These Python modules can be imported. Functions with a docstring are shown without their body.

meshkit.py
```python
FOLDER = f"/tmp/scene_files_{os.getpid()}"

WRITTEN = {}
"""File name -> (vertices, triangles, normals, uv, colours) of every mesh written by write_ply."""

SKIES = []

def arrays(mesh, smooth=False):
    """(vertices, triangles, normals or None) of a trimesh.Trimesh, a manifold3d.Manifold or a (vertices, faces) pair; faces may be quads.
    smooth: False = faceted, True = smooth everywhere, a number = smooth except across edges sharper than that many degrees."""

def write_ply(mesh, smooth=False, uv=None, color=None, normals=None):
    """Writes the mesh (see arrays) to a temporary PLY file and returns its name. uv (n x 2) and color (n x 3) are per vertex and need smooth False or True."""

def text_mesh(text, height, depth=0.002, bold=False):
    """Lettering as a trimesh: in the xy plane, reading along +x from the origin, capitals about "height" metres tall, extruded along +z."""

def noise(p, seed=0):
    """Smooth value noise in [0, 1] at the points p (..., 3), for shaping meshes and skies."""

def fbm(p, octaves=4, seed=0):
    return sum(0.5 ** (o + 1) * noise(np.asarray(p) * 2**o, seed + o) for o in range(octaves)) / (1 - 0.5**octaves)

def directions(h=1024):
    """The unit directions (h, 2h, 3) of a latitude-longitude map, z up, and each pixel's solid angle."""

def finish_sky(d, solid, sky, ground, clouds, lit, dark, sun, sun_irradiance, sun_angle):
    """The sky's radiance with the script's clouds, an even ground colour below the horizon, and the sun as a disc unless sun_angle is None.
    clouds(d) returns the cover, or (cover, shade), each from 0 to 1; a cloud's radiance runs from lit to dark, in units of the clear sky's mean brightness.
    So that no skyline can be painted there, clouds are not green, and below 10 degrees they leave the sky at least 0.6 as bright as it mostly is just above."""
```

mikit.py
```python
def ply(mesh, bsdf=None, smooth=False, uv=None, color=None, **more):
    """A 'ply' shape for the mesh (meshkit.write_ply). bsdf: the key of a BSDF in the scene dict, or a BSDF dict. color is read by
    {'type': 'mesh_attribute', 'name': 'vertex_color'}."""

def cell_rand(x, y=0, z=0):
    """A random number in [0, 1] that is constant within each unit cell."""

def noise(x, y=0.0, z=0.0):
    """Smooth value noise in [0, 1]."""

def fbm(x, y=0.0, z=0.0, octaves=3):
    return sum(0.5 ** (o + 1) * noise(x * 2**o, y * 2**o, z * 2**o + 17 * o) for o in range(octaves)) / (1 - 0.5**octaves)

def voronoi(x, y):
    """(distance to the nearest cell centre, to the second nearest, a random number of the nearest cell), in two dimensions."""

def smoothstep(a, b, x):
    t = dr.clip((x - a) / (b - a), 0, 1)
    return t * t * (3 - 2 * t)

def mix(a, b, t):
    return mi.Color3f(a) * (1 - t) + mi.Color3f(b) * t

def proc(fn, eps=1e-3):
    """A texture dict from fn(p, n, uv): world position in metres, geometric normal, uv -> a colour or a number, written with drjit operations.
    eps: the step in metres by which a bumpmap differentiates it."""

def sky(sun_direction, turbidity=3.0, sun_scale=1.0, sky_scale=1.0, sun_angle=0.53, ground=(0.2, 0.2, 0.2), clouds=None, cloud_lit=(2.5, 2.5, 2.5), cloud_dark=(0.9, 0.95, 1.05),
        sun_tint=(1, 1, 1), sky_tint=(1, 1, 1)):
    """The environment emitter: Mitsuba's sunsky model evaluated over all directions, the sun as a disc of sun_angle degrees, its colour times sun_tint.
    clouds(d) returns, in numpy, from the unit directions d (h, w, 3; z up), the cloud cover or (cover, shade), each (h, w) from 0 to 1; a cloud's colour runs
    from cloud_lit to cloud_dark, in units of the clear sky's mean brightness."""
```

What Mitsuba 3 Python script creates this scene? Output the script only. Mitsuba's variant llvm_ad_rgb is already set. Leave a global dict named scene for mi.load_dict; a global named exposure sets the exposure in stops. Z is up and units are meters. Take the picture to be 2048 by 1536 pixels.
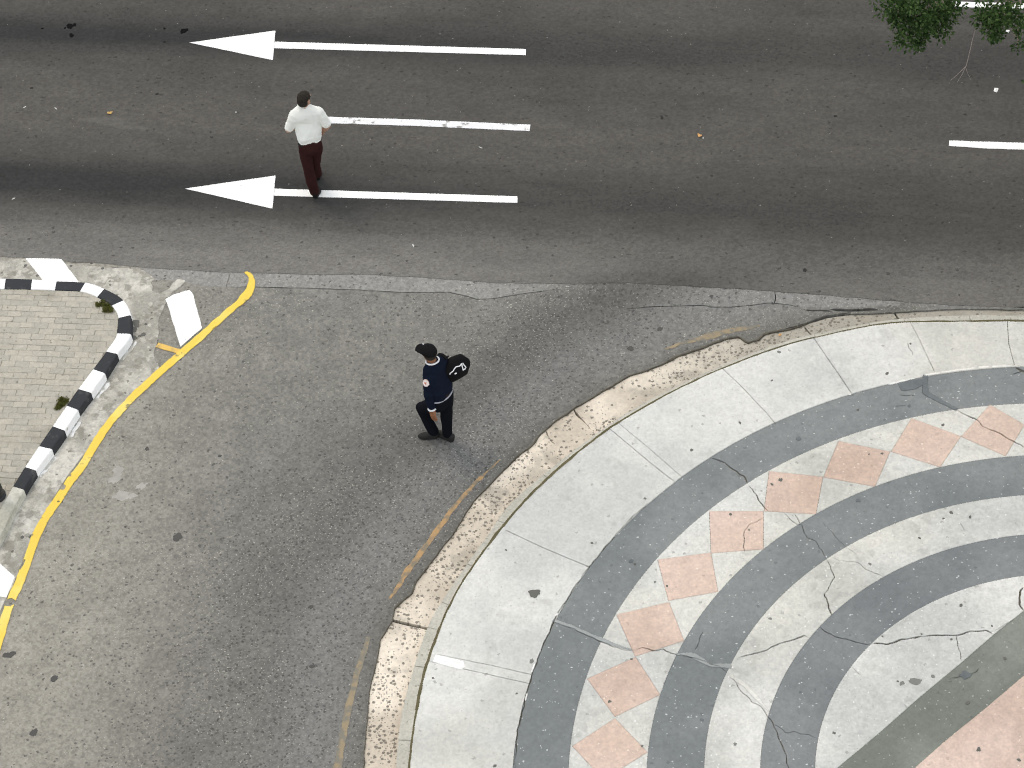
import math, random
import numpy as np
import trimesh
import shapely
from shapely.geometry import Polygon, LineString, Point, MultiPolygon
from shapely.ops import unary_union
from scipy.interpolate import CubicSpline, PchipInterpolator
from scipy.spatial import cKDTree
import manifold3d as m3
import drjit as dr
import mitsuba as mi
import mikit, meshkit
from mikit import noise, fbm, voronoi, cell_rand, smoothstep, mix, proc, ply

rng = np.random.default_rng(7)
random.seed(7)
scene, labels = {}, {}

# ------------------------------------------------------------------ camera, sky, exposure
IW, IH = 2048.0, 1536.0
FOC, PITCH, ROLL, CAMH = 6500.0, math.radians(45.958), math.radians(-3.409), 28.4
CAM = np.array([0.0, -CAMH / math.tan(PITCH), CAMH])
FWD = np.array([0.0, math.cos(PITCH), -math.sin(PITCH)])
_r0, _u0 = np.array([1.0, 0, 0]), np.array([0, math.sin(PITCH), math.cos(PITCH)])
RIGHT = math.cos(ROLL) * _r0 + math.sin(ROLL) * _u0
UP = -math.sin(ROLL) * _r0 + math.cos(ROLL) * _u0
scene['camera'] = {
    'type': 'perspective', 'fov': math.degrees(2 * math.atan(IW / 2 / FOC)), 'fov_axis': 'x', 'near_clip': 0.5, 'far_clip': 900.0,
    'to_world': mi.ScalarTransform4f().look_at(origin=CAM.tolist(), target=(CAM + FWD).tolist(), up=UP.tolist())}
SUN = (-0.35, 0.35, 0.87)
scene['sky'] = mikit.sky(SUN, turbidity=3, sun_scale=0.2, sun_angle=24, clouds=lambda d: np.ones(d.shape[:2]),
                         cloud_lit=(3.22, 3.31, 3.42), cloud_dark=(0.9, 0.95, 1.05))
exposure = 1.72


def g(px, py, z=0.0):
    """The world (x, y) at height z that was measured at this point of the 2048 x 1536 photograph."""
    d = FWD + (px - IW / 2) / FOC * RIGHT - (py - IH / 2) / FOC * UP
    t = (z - CAM[2]) / d[2]
    return CAM[:2] + d[:2] * t


def gs(pts, z=0.0):
    return np.array([g(a, b, z) for a, b in pts])


# ------------------------------------------------------------------ helpers
def ref(k):
    return {'type': 'ref', 'id': k}


def numbered(name):
    if name not in scene and not any(k.startswith(name + '__') for k in scene):
        return name
    i = 1
    while True:
        k = f'{name}_{i:03d}'
        if k not in scene and not any(q.startswith(k + '__') for q in scene):
            return k
        i += 1


_count = {}


def obj(name, mesh, mat, parent=None, smooth=False, label=None):
    base = (parent + '__' if parent else '') + name
    n = _count.get(base, 0)
    _count[base] = n + 1
    key = base if n == 0 else f'{base}_{n:03d}'
    scene[key] = ply(mesh, mat, smooth=smooth)
    if label:
        labels[key] = {'label': label}
    return key


def tag(key, label, cat, group=None):
    labels[key] = {'label': label, 'category': cat}
    if group:
        labels[key]['group'] = group
    return key


def struct(key, label=None):
    labels[key] = {'kind': 'structure'}
    if label:
        labels[key]['label'] = label
    return key


def polys(s):
    if s.is_empty:
        return []
    if s.geom_type == 'Polygon':
        return [s]
    return [q for q in getattr(s, 'geoms', []) for q in polys(q)]


def slab(shape, z0, z1, tilt=0.0):
    """The polygon(s) as a closed prism from z0 to z1."""
    ms = []
    for q in polys(shape):
        if q.area < 1e-6:
            continue
        q = shapely.geometry.polygon.orient(q.simplify(0.0004))
        if q.is_empty or q.area < 1e-6:
            continue
        m = trimesh.creation.extrude_polygon(q, z1 - z0, engine='earcut')
        m.apply_translation([0, 0, z0])
        ms.append(m)
    return trimesh.util.concatenate(ms) if ms else None


def smooth_line(pts, n=200):
    pts = np.asarray(pts, float)
    t = np.r_[0, np.cumsum(np.linalg.norm(np.diff(pts, axis=0), axis=1))]
    tt = np.linspace(0, t[-1], n)
    return np.c_[PchipInterpolator(t, pts[:, 0])(tt), PchipInterpolator(t, pts[:, 1])(tt)]


def jagged(pts, amp, step=0.03, seed=0, freq=6.0):
    """The polyline resampled, with an uneven edge of this amplitude in metres."""
    l = LineString(pts)
    n = max(2, int(l.length / step))
    q = np.array([l.interpolate(i / n, normalized=True).coords[0] for i in range(n + 1)])
    t = np.gradient(q, axis=0)
    t /= np.linalg.norm(t, axis=1, keepdims=True) + 1e-9
    s = np.arange(n + 1) * step
    w = (meshkit.fbm(np.c_[s * freq, s * 0 + seed * 7.3, s * 0], 4) - 0.5) * 2 * amp
    return q + np.c_[-t[:, 1], t[:, 0]] * w[:, None]


def ribbon(pts, w, amp=0.0, seed=0, step=0.03, taper=False):
    """A strip of this width (number or one per point) along the polyline, with uneven edges."""
    l = LineString(pts)
    n = max(3, int(l.length / step))
    q = np.array([l.interpolate(i / n, normalized=True).coords[0] for i in range(n + 1)])
    t = np.gradient(q, axis=0)
    t /= np.linalg.norm(t, axis=1, keepdims=True) + 1e-9
    nn = np.c_[-t[:, 1], t[:, 0]]
    u = np.linspace(0, 1, n + 1)
    if np.ndim(w):
        tl = np.array([l.project(Point(p), normalized=True) for p in pts])
        w = np.interp(u, tl if len(tl) == len(w) else np.linspace(0, 1, len(w)), w)
    w = np.full(n + 1, w) if np.ndim(w) == 0 else w
    if taper:
        w = w * np.minimum(1, np.minimum(u, 1 - u) * 8 + 0.15)
    s = u * l.length
    a = (meshkit.fbm(np.c_[s * 9, s * 0 + seed * 3.1, s * 0], 3) - 0.5) * 2 * amp
    b = (meshkit.fbm(np.c_[s * 9, s * 0 + seed * 3.1 + 50, s * 0], 3) - 0.5) * 2 * amp
    return Polygon(np.vstack([q + nn * (w / 2 + a)[:, None], (q - nn * (w / 2 + b)[:, None])[::-1]])).buffer(0)


def blob(c, r, seed, n=22, ax=1.0, amp=0.45, rot=0.0):
    a = np.linspace(0, 2 * np.pi, n, endpoint=False)
    k = 1 + amp * (meshkit.fbm(np.c_[np.cos(a) * 1.6 + seed * 5, np.sin(a) * 1.6, a * 0], 3) - 0.5) * 2
    p = np.c_[np.cos(a) * r * k * ax, np.sin(a) * r * k]
    R = np.array([[math.cos(rot), -math.sin(rot)], [math.sin(rot), math.cos(rot)]])
    return Polygon(p @ R.T + np.asarray(c)).buffer(0)


# ------------------------------------------------------------------ materials
def srgb(r, gg, b, k=1.0):
    c = np.array([r, gg, b]) / 255.0
    return (np.where(c <= 0.04045, c / 12.92, ((c + 0.055) / 1.055) ** 2.4) * k).tolist()


def col(c):
    return mi.Color3f(*[float(x) for x in c])


def mat(key, base, rough=0.85, spec=0.25, bump=None, bscale=1.0, two=True, **kw):
    b = {'type': 'principled', 'base_color': base if isinstance(base, dict) else {'type': 'rgb', 'value': list(base)},
         'roughness': rough, 'specular': spec, **kw}
    if bump is not None:
        b = {'type': 'bumpmap', 'arbitrary': proc(bump, eps=0.004), 'scale': bscale, 'bsdf': b}
    if two:
        b = {'type': 'twosided', 'bsdf': b}
    scene[key] = b
    return key


def seg(px, py, a, b):
    ax, ay, bx, by = float(a[0]), float(a[1]), float(b[0]), float(b[1])
    dx, dy = bx - ax, by - ay
    t = dr.clip(((px - ax) * dx + (py - ay) * dy) / (dx * dx + dy * dy), 0, 1)
    return dr.sqrt(dr.square(px - ax - t * dx) + dr.square(py - ay - t * dy))


def polydist(px, py, P):
    d = seg(px, py, P[0], P[1])
    for i in range(1, len(P) - 1):
        d = dr.minimum(d, seg(px, py, P[i], P[i + 1]))
    return d


def gauss(x, s):
    return dr.exp(-dr.square(x / s))


def lum(c):
    return mi.Color3f(c)


# the direction of the main road
RA, RB = g(100, 78), g(1940, 142)
RD = (RB - RA) / np.linalg.norm(RB - RA)
RN = np.array([-RD[1], RD[0]])


def uv_road(p):
    return p.x * float(RD[0]) + p.y * float(RD[1]), p.x * float(RN[0]) + p.y * float(RN[1])


def V(px, py):
    return float(g(px, py) @ RN)


WEAR = gs([(1900, 455), (1640, 478), (1400, 540), (1230, 605), (1090, 680), (985, 780), (895, 890), (770, 1000), (650, 1110), (570, 1240), (510, 1370), (450, 1520)])


def wear_mask(p):
    d = polydist(p.x, p.y, WEAR)
    return dr.exp(-dr.square(d / (0.60 + 0.72 * smoothstep(1.0, -2.0, p.y)))) * (0.65 + 0.8 * fbm(p.x * 1.3, p.y * 1.3, 3.0))


def specks(p, scale, thr, size, seed=0.0):
    """Round specks: 1 inside, 0 outside, present in the share thr of the cells."""
    f, s, r = voronoi(p.x * scale + seed, p.y * scale + seed * 1.7)
    f = f + 0.22 * (noise(p.x * 75, p.y * 75, seed) - 0.5) * (scale * 0.05 + 0.5)
    return smoothstep(size, size * 0.55, f) * dr.select(r < thr, 1.0, 0.0)


V1, V2, V3, V4 = V(1024, 95), V(1024, 252), V(1024, 398), V(1024, 470)


def main_asphalt(p, n, uv):
    u, v = uv_road(p)
    streak = fbm(u * 0.55, v * 5.0, 1.0, octaves=4)
    c = mix((0.060, 0.058, 0.054), (0.088, 0.084, 0.076), fbm(p.x * 0.5, p.y * 0.8, 5.0))
    lighten = smoothstep(V4 + 0.45, V4 - 0.75, v)
    c = mix(c, (0.168, 0.163, 0.152), lighten * (0.68 + 0.32 * smoothstep(3.5, -2.5, u)))
    c = mix(c, (0.100, 0.095, 0.086), gauss(v - V2 + 0.15, 0.45) * 0.45)
    w = noise(u * 0.16 + 3.0, v * 0.3)
    dark = gauss(v - V1, 0.42) * (0.55 + 0.7 * w) + gauss(v - V3, 0.45) * (0.5 + 0.7 * noise(u * 0.2, 4.0))
    left = smoothstep(4.0, -6.0, u)
    dark = dr.clip(dark * (0.48 + 0.62 * left) + (streak - 0.5) * 0.45, 0, 1)
    c = mix(c, (0.024, 0.025, 0.026), dark * 0.9)
    c = mix(c, (0.052, 0.052, 0.050), dr.clip(wear_mask(p) * smoothstep(V4 + 0.2, V4 - 1.0, v), 0, 1) * 0.8)
    gr = noise(p.x * 62, p.y * 70) * 0.5 + noise(p.x * 26, p.y * 36, 3.0) * 0.5
    c = c * (0.72 + 0.56 * gr)
    c = c * (0.88 + 0.24 * fbm(u * 2.0, v * 5.0, 13.0, octaves=4))
    c = mix(c, (0.026, 0.025, 0.024), specks(p, 9.0, 0.06, 0.20) * 0.6)
    c = mix(c, (0.020, 0.02, 0.02), specks(mi.Point3f(u * 0.45, v, 0.0), 15.0, 0.07, 0.18, 11.0) * 0.5)
    c = mix(c, (0.22, 0.21, 0.19), specks(p, 21.0, 0.014, 0.16, 5.0) * 0.75)
    pale = smoothstep(0.66, 0.8, fbm(u * 1.2, v * 4.0, 9.0, octaves=4)) * gauss(v - V2 + 0.25, 0.25)
    return mix(c, (0.2, 0.195, 0.18), pale * 0.18)


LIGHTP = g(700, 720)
STAINP = g(1235, 595)
CRPX = gs([(727, 1536), (753, 1324), (790, 1216), (893, 1084), (1034, 913), (1205, 782), (1410, 693), (1615, 647), (1820, 622)])


def side_color(p, paler=0.0):
    big = fbm(p.x * 0.45, p.y * 0.45, 7.0)
    if paler:
        paler = paler * (1 - 0.95 * dr.exp(-dr.square((p.x - float(STAINP[0])) / 0.95)))
    c = mix((0.160, 0.159, 0.148), (0.205, 0.202, 0.186), big)
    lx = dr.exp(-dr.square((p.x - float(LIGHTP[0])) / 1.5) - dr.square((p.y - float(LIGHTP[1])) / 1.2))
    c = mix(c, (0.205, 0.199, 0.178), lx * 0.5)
    left = smoothstep(-2.2, -5.8, p.x)
    c = mix(c, (0.300, 0.287, 0.250), left * 0.85)
    c = c * (0.84 + 0.32 * fbm(p.x * 4.0, p.y * 4.0, 12.0, octaves=4))
    c = mix(c, (0.262, 0.260, 0.250), paler)
    c = mix(c, (0.080, 0.079, 0.076), dr.clip(wear_mask(p), 0, 1) * 0.78 * (1 - 0.6 * paler) * (0.62 + 0.38 * smoothstep(-2.2, 0.6, p.y)))
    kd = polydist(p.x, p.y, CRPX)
    c = mix(c, (0.195, 0.195, 0.192), dr.exp(-dr.square((kd - 0.62) / 0.42)) * 0.6)
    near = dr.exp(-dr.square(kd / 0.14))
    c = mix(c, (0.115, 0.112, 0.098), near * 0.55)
    gr = noise(p.x * 62, p.y * 62) * 0.5 + noise(p.x * 29, p.y * 29, 3.0) * 0.5
    c = c * (0.66 + 0.68 * gr)
    patch = smoothstep(0.40, 0.66, fbm(p.x * 1.1, p.y * 1.1, 2.0, octaves=4))
    f, s, r = voronoi(p.x * 26, p.y * 26)
    c = mix(c, (0.50, 0.485, 0.44), smoothstep(0.25, 0.06, f + 0.2 * (noise(p.x * 8, p.y * 8, 3.0) - 0.35)) * dr.select(r < 0.02 + 0.13 * patch, 1.0, 0.0) * 0.85)
    f, s, r = voronoi(p.x * 47 + 9, p.y * 47)
    c = mix(c, (0.38, 0.365, 0.325), smoothstep(0.45, 0.15, f) * dr.select(r < 0.04 + 0.10 * patch, 1.0, 0.0) * 0.6)
    f, s, r = voronoi(p.x * 13 + 4, p.y * 13)
    f = f + 0.26 * (noise(p.x * 70, p.y * 70, 2.0) - 0.5)
    c = mix(c, (0.05, 0.049, 0.047), smoothstep(0.26, 0.14, f) * dr.select(r < 0.065, 1.0, 0.0) * 0.65)
    f, s, r = voronoi(p.x * 24 + 31, p.y * 24)
    f = f + 0.34 * (noise(p.x * 70, p.y * 70, 4.0) - 0.5)
    return mix(c, (0.060, 0.058, 0.055), smoothstep(0.38, 0.2, f) * dr.select(r < 0.04 + 0.24 * dr.clip(wear_mask(p), 0, 1), 1.0, 0.0) * 0.65)


def side_asphalt(p, n, uv):
    return side_color(p)


def strip_asphalt(p, n, uv):
    return side_color(p, 0.8)


def asphalt_bump(p, n, uv):
    return noise(p.x * 70, p.y * 70) * 0.5 + noise(p.x * 34, p.y * 34) * 0.5


mat('asphalt_main', proc(main_asphalt), 0.88, 0.3, asphalt_bump, 0.0035)
mat('asphalt_side', proc(side_asphalt), 0.9, 0.25, asphalt_bump, 0.004)
mat('asphalt_strip', proc(strip_asphalt), 0.9, 0.25, asphalt_bump, 0.004)


def apron_fn(p, n, uv):
    a = fbm(p.x * 2.2, p.y * 2.2, 1.0, octaves=5)
    c = mix((0.33, 0.32, 0.285), (0.54, 0.525, 0.475), smoothstep(0.32, 0.66, a))
    c = mix(c, (0.22, 0.21, 0.18), smoothstep(0.54, 0.70, fbm(p.x * 9 + 9, p.y * 9, 4.0, octaves=5)) * 0.65)
    c = mix(c, (0.60, 0.585, 0.54), smoothstep(0.58, 0.74, fbm(p.x * 13 + 2, p.y * 13, 7.0, octaves=4)) * 0.5)
    gr = noise(p.x * 80, p.y * 80) * 0.5 + noise(p.x * 33, p.y * 33) * 0.5
    c = c * (0.78 + 0.48 * gr)
    return mix(c, (0.06, 0.058, 0.05), specks(p, 11.0, 0.06, 0.2, 3.0) * 0.7)


mat('apron_concrete', proc(apron_fn), 0.9, 0.2, lambda p, n, uv: fbm(p.x * 18, p.y * 18, 0.0, octaves=3), 0.006)


def gutter_fn(p, n, uv):
    c = mix((0.54, 0.48, 0.40), (0.76, 0.69, 0.59), smoothstep(0.3, 0.7, fbm(p.x * 1.7, p.y * 1.7, 2.0, octaves=4)))
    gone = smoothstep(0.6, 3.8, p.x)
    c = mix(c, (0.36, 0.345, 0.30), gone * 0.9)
    c = mix(c, (0.34, 0.315, 0.265), smoothstep(0.55, 0.72, fbm(p.x * 4 + 3, p.y * 4, 8.0, octaves=4)) * 0.55)
    gr = noise(p.x * 80, p.y * 80) * 0.5 + noise(p.x * 30, p.y * 30) * 0.5
    c = c * (0.86 + 0.28 * gr)
    many = smoothstep(0.30, 0.60, fbm(p.x * 2.6 + 5, p.y * 2.6, 6.0))
    f, s, r = voronoi(p.x * 17, p.y * 17)
    pit = smoothstep(0.36, 0.24, f + 0.14 * (noise(p.x * 70, p.y * 70) - 0.5)) * dr.select(r < 0.10 + 0.36 * many, 1.0, 0.0)
    c = mix(c, (0.16, 0.145, 0.12), pit * 0.85)
    f, s, r = voronoi(p.x * 33 + 7, p.y * 33)
    pit = smoothstep(0.36, 0.2, f) * dr.select(r < 0.08 + 0.26 * many, 1.0, 0.0)
    return mix(c, (0.18, 0.165, 0.14), pit * 0.75)


def gutter_bump(p, n, uv):
    f, s, r = voronoi(p.x * 17, p.y * 17)
    return -smoothstep(0.36, 0.2, f) * dr.select(r < 0.3, 1.0, 0.0) + 0.6 * fbm(p.x * 20, p.y * 20, 0.0)


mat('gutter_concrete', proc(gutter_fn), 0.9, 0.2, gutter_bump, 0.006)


def kerbstone_fn(p, n, uv):
    c = mix((0.38, 0.37, 0.32), (0.53, 0.52, 0.46), fbm(p.x * 3, p.y * 3, p.z * 3, octaves=4))
    c = c * (0.86 + 0.28 * noise(p.x * 60, p.y * 60, p.z * 60))
    c = mix(c, (0.2, 0.19, 0.14), specks(p, 16.0, 0.12, 0.22, 2.0) * 0.6)
    return mix(c, (0.14, 0.13, 0.10), smoothstep(0.085, 0.03, p.z) * 0.5 * smoothstep(0.3, 0.7, fbm(p.x * 6, p.y * 6, 2.0)))


mat('kerbstone', proc(kerbstone_fn), 0.88, 0.2, lambda p, n, uv: fbm(p.x * 25, p.y * 25, p.z * 25), 0.004)


def slabmat(key, lo, hi, dirt, speck=None, dirtk=0.6, mottle=0.5, fine=0.20):
    def fn(p, n, uv):
        a = fbm(p.x * 1.1 + 4, p.y * 1.1, 3.0, octaves=5)
        c = mix(lo, hi, smoothstep(0.3, 0.7, a))
        gr = noise(p.x * 64, p.y * 64) * 0.4 + noise(p.x * 31, p.y * 31, 1.0) * 0.35 + noise(p.x * 14, p.y * 14, 5.0) * 0.25
        c = c * (1 - fine * 0.8 + fine * 1.6 * gr)
        c = c * mix((1.0, 1.0, 1.0), (1.0, 1.0, 1.0) if lo[0] < 0.4 else (0.98, 0.967, 0.93), smoothstep(0.45, 0.75, fbm(p.x * 0.55 + 1, p.y * 0.55 + 8, 2.0, octaves=5)))
        d = smoothstep(0.60, 0.76, fbm(p.x * 7 + 2, p.y * 7, 6.0, octaves=4)) * smoothstep(0.42, 0.62, fbm(p.x * 1.3, p.y * 1.3, 1.5))
        c = mix(c, dirt, d * mottle * 0.45)
        c = mix(c, dirt, specks(p, 8.0, 0.05, 0.16, 3.0) * dirtk)
        c = mix(c, dirt, specks(p, 21.0, 0.08, 0.20, 8.0) * dirtk * 0.6)
        if speck is not None:
            c = mix(c, speck, specks(p, 15.0, 0.07, 0.13, 1.0) * 0.9)
            c = mix(c, speck, specks(p, 34.0, 0.04, 0.2, 6.0) * 0.7)
        return c
    return mat(key, proc(fn), 0.82, 0.25, lambda p, n, uv: noise(p.x * 60, p.y * 60) * 0.6 + fbm(p.x * 6, p.y * 6) * 0.8, 0.0015)


slabmat('white_concrete', (0.51, 0.52, 0.505), (0.625, 0.63, 0.605), (0.27, 0.27, 0.25))
slabmat('white_terrazzo', (0.49, 0.50, 0.485), (0.62, 0.625, 0.60), (0.25, 0.25, 0.23), (0.74, 0.74, 0.72), mottle=0.6, fine=0.24)
slabmat('grey_terrazzo', (0.172, 0.188, 0.193), (0.220, 0.235, 0.238), (0.105, 0.115, 0.12), (0.6, 0.62, 0.62), 0.5, 0.35)
slabmat('slate_terrazzo', (0.168, 0.182, 0.190), (0.212, 0.226, 0.231), (0.10, 0.11, 0.12), (0.58, 0.6, 0.6), 0.5, 0.35)
slabmat('green_terrazzo', (0.165, 0.178, 0.158), (0.215, 0.23, 0.206), (0.09, 0.095, 0.085), (0.42, 0.43, 0.4), 0.5, 0.4)
slabmat('pink_terrazzo', (0.525, 0.41, 0.352), (0.62, 0.495, 0.43), (0.36, 0.26, 0.21), (0.76, 0.68, 0.6), 0.45, 0.35, fine=0.24)
slabmat('filler_light', (0.56, 0.56, 0.53), (0.70, 0.70, 0.67), (0.3, 0.3, 0.27))
slabmat('filler_grey', (0.29, 0.31, 0.31), (0.36, 0.38, 0.375), (0.2, 0.21, 0.21))
slabmat('filler_dark', (0.115, 0.13, 0.14), (0.155, 0.172, 0.18), (0.08, 0.085, 0.09))
slabmat('filler_white', (0.74, 0.745, 0.735), (0.80, 0.80, 0.79), (0.4, 0.4, 0.38))
mat('bed_mortar', proc(lambda p, n, uv: mix((0.085, 0.08, 0.066), (0.16, 0.152, 0.125), fbm(p.x * 9, p.y * 9, 1.0))), 0.95, 0.1)
mat('bed_sand', proc(lambda p, n, uv: mix((0.20, 0.185, 0.145), (0.34, 0.315, 0.26), fbm(p.x * 8, p.y * 8, 1.0))), 0.95, 0.1)
mat('dark_ground', proc(lambda p, n, uv: mix((0.02, 0.02, 0.018), (0.045, 0.042, 0.036), fbm(p.x * 9, p.y * 9, 1.0))), 0.95, 0.1)
mat('moss', proc(lambda p, n, uv: mix((0.09, 0.085, 0.045), (0.15, 0.13, 0.08), fbm(p.x * 14, p.y * 14, 1.0))), 0.95, 0.1)
for i, (a, b) in enumerate((((0.37, 0.352, 0.298), (0.445, 0.425, 0.368)), ((0.395, 0.371, 0.312), (0.465, 0.443, 0.385)), ((0.345, 0.33, 0.284), (0.42, 0.405, 0.352)))):
    def brick_fn(p, n, uv, a=a, b=b, i=i):
        c = mix(a, b, fbm(p.x * 4 + i, p.y * 4, 1.0, octaves=4))
        c = c * (0.86 + 0.28 * (noise(p.x * 85, p.y * 85) * 0.6 + noise(p.x * 31, p.y * 31) * 0.4))
        c = mix(c, (0.24, 0.225, 0.18), smoothstep(0.55, 0.75, fbm(p.x * 2.1, p.y * 2.1, 9.0, octaves=4)) * 0.5)
        return mix(c, (0.12, 0.11, 0.09), specks(p, 12.0, 0.06, 0.16, i) * 0.6)
    mat(f'paver_{i}', proc(brick_fn), 0.9, 0.2, lambda p, n, uv: noise(p.x * 70, p.y * 70), 0.0015)


def paint(key, c, under, wearlo, wearhi, f=10.0, two_tone=None):
    def fn(p, n, uv):
        a = fbm(p.x * f, p.y * f, p.z * f, octaves=5)
        k = smoothstep(wearlo, wearhi, a)
        q = col(c) * (0.95 + 0.10 * noise(p.x * 50, p.y * 50, p.z * 50))
        if two_tone is not None:
            q = mix(q, two_tone, smoothstep(0.45, 0.7, fbm(p.x * 3, p.y * 3, p.z * 3)) * 0.6)
        return mix(q, under, k)
    return mat(key, proc(fn), 0.6, 0.35)


paint('paint_white', (0.86, 0.87, 0.86), (0.40, 0.40, 0.38), 0.76, 0.86, 14)
paint('paint_white_old', (0.74, 0.75, 0.77), (0.30, 0.30, 0.29), 0.62, 0.74, 16)
paint('paint_yellow', (0.80, 0.565, 0.085), (0.30, 0.25, 0.12), 0.70, 0.80, 11, (0.84, 0.69, 0.21))
paint('paint_yellow_pale', (0.70, 0.46, 0.11), (0.36, 0.30, 0.17), 0.46, 0.70, 18)
paint('paint_orange', (0.40, 0.255, 0.12), (0.21, 0.18, 0.13), 0.34, 0.72, 19, (0.32, 0.24, 0.14))
paint('paint_orange_faint', (0.285, 0.228, 0.145), (0.19, 0.178, 0.145), 0.30, 0.66, 19)
paint('kerb_white', (0.84, 0.85, 0.86), (0.42, 0.41, 0.38), 0.70, 0.80, 11)
paint('kerb_black', (0.036, 0.039, 0.044), (0.075, 0.078, 0.08), 0.58, 0.76, 12)
scene['kerb_black']['bsdf']['specular'] = 0.12

# ------------------------------------------------------------------ lines measured on the ground
A_PX = [(716, 1700), (722, 1610), (727, 1536), (734, 1450), (738, 1384), (753.6, 1324.6), (762, 1276), (785, 1241), (790, 1216), (823, 1185), (832, 1164), (865, 1120), (893, 1084), (914, 1056), (935, 1021), (949, 1000),
        (1000, 947.7), (1034, 913.5), (1068, 886), (1082, 867), (1116, 838), (1147, 818), (1205, 782), (1260, 751), (1307.6, 736), (1359, 710), (1410, 693), (1454.6, 676), (1478, 673.6), (1495.6, 684.5),
        (1516, 678), (1530, 666), (1581, 657), (1615, 647), (1649, 635), (1700, 626.5), (1748, 627), (1812, 623.5), (1857, 619.6), (1914, 617.6), (2002, 618.6), (2060, 619), (2200, 624), (2420, 638)]
K_PX = [(786, 1700), (789, 1610), (792, 1536), (802.4, 1436), (830, 1328), (860, 1244), (903.7, 1172.8), (966, 1084), (1019, 1010), (1132, 914), (1236, 838), (1442, 731.5), (1617, 671), (1798, 638.5), (1850, 634), (1931, 631), (2020, 631), (2100, 633), (2200, 638), (2420, 652)]
S_PX = [(811, 1700), (814, 1610), (818, 1536), (841, 1377), (858, 1314), (907, 1195.5), (1000, 1059), (1034, 1018), (1136.7, 920), (1239, 843.5), (1444, 737), (1620, 677), (1800, 644.5), (1870, 643), (1931, 642), (2020, 641), (2100, 643), (2200, 648), (2420, 662)]
HP = 0.10   # plaza height
A_L = jagged(gs(A_PX), 0.012, 0.025, 3)
K_L = smooth_line(gs(K_PX, HP), 160)
S_L = smooth_line(gs(S_PX, HP), 160)

M_PX = [(-300, 500), (0, 513), (140, 524), (215, 528), (300, 536), (450, 545), (600, 549), (760, 550), (900, 559), (1000, 566), (1140, 568), (1260, 566), (1400, 574), (1550, 583), (1650, 590), (1760, 600), (1900, 611), (2048, 614), (2200, 622), (2420, 636)]
M_L = jagged(gs(M_PX), 0.022, 0.03, 8, 3.0)

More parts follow.
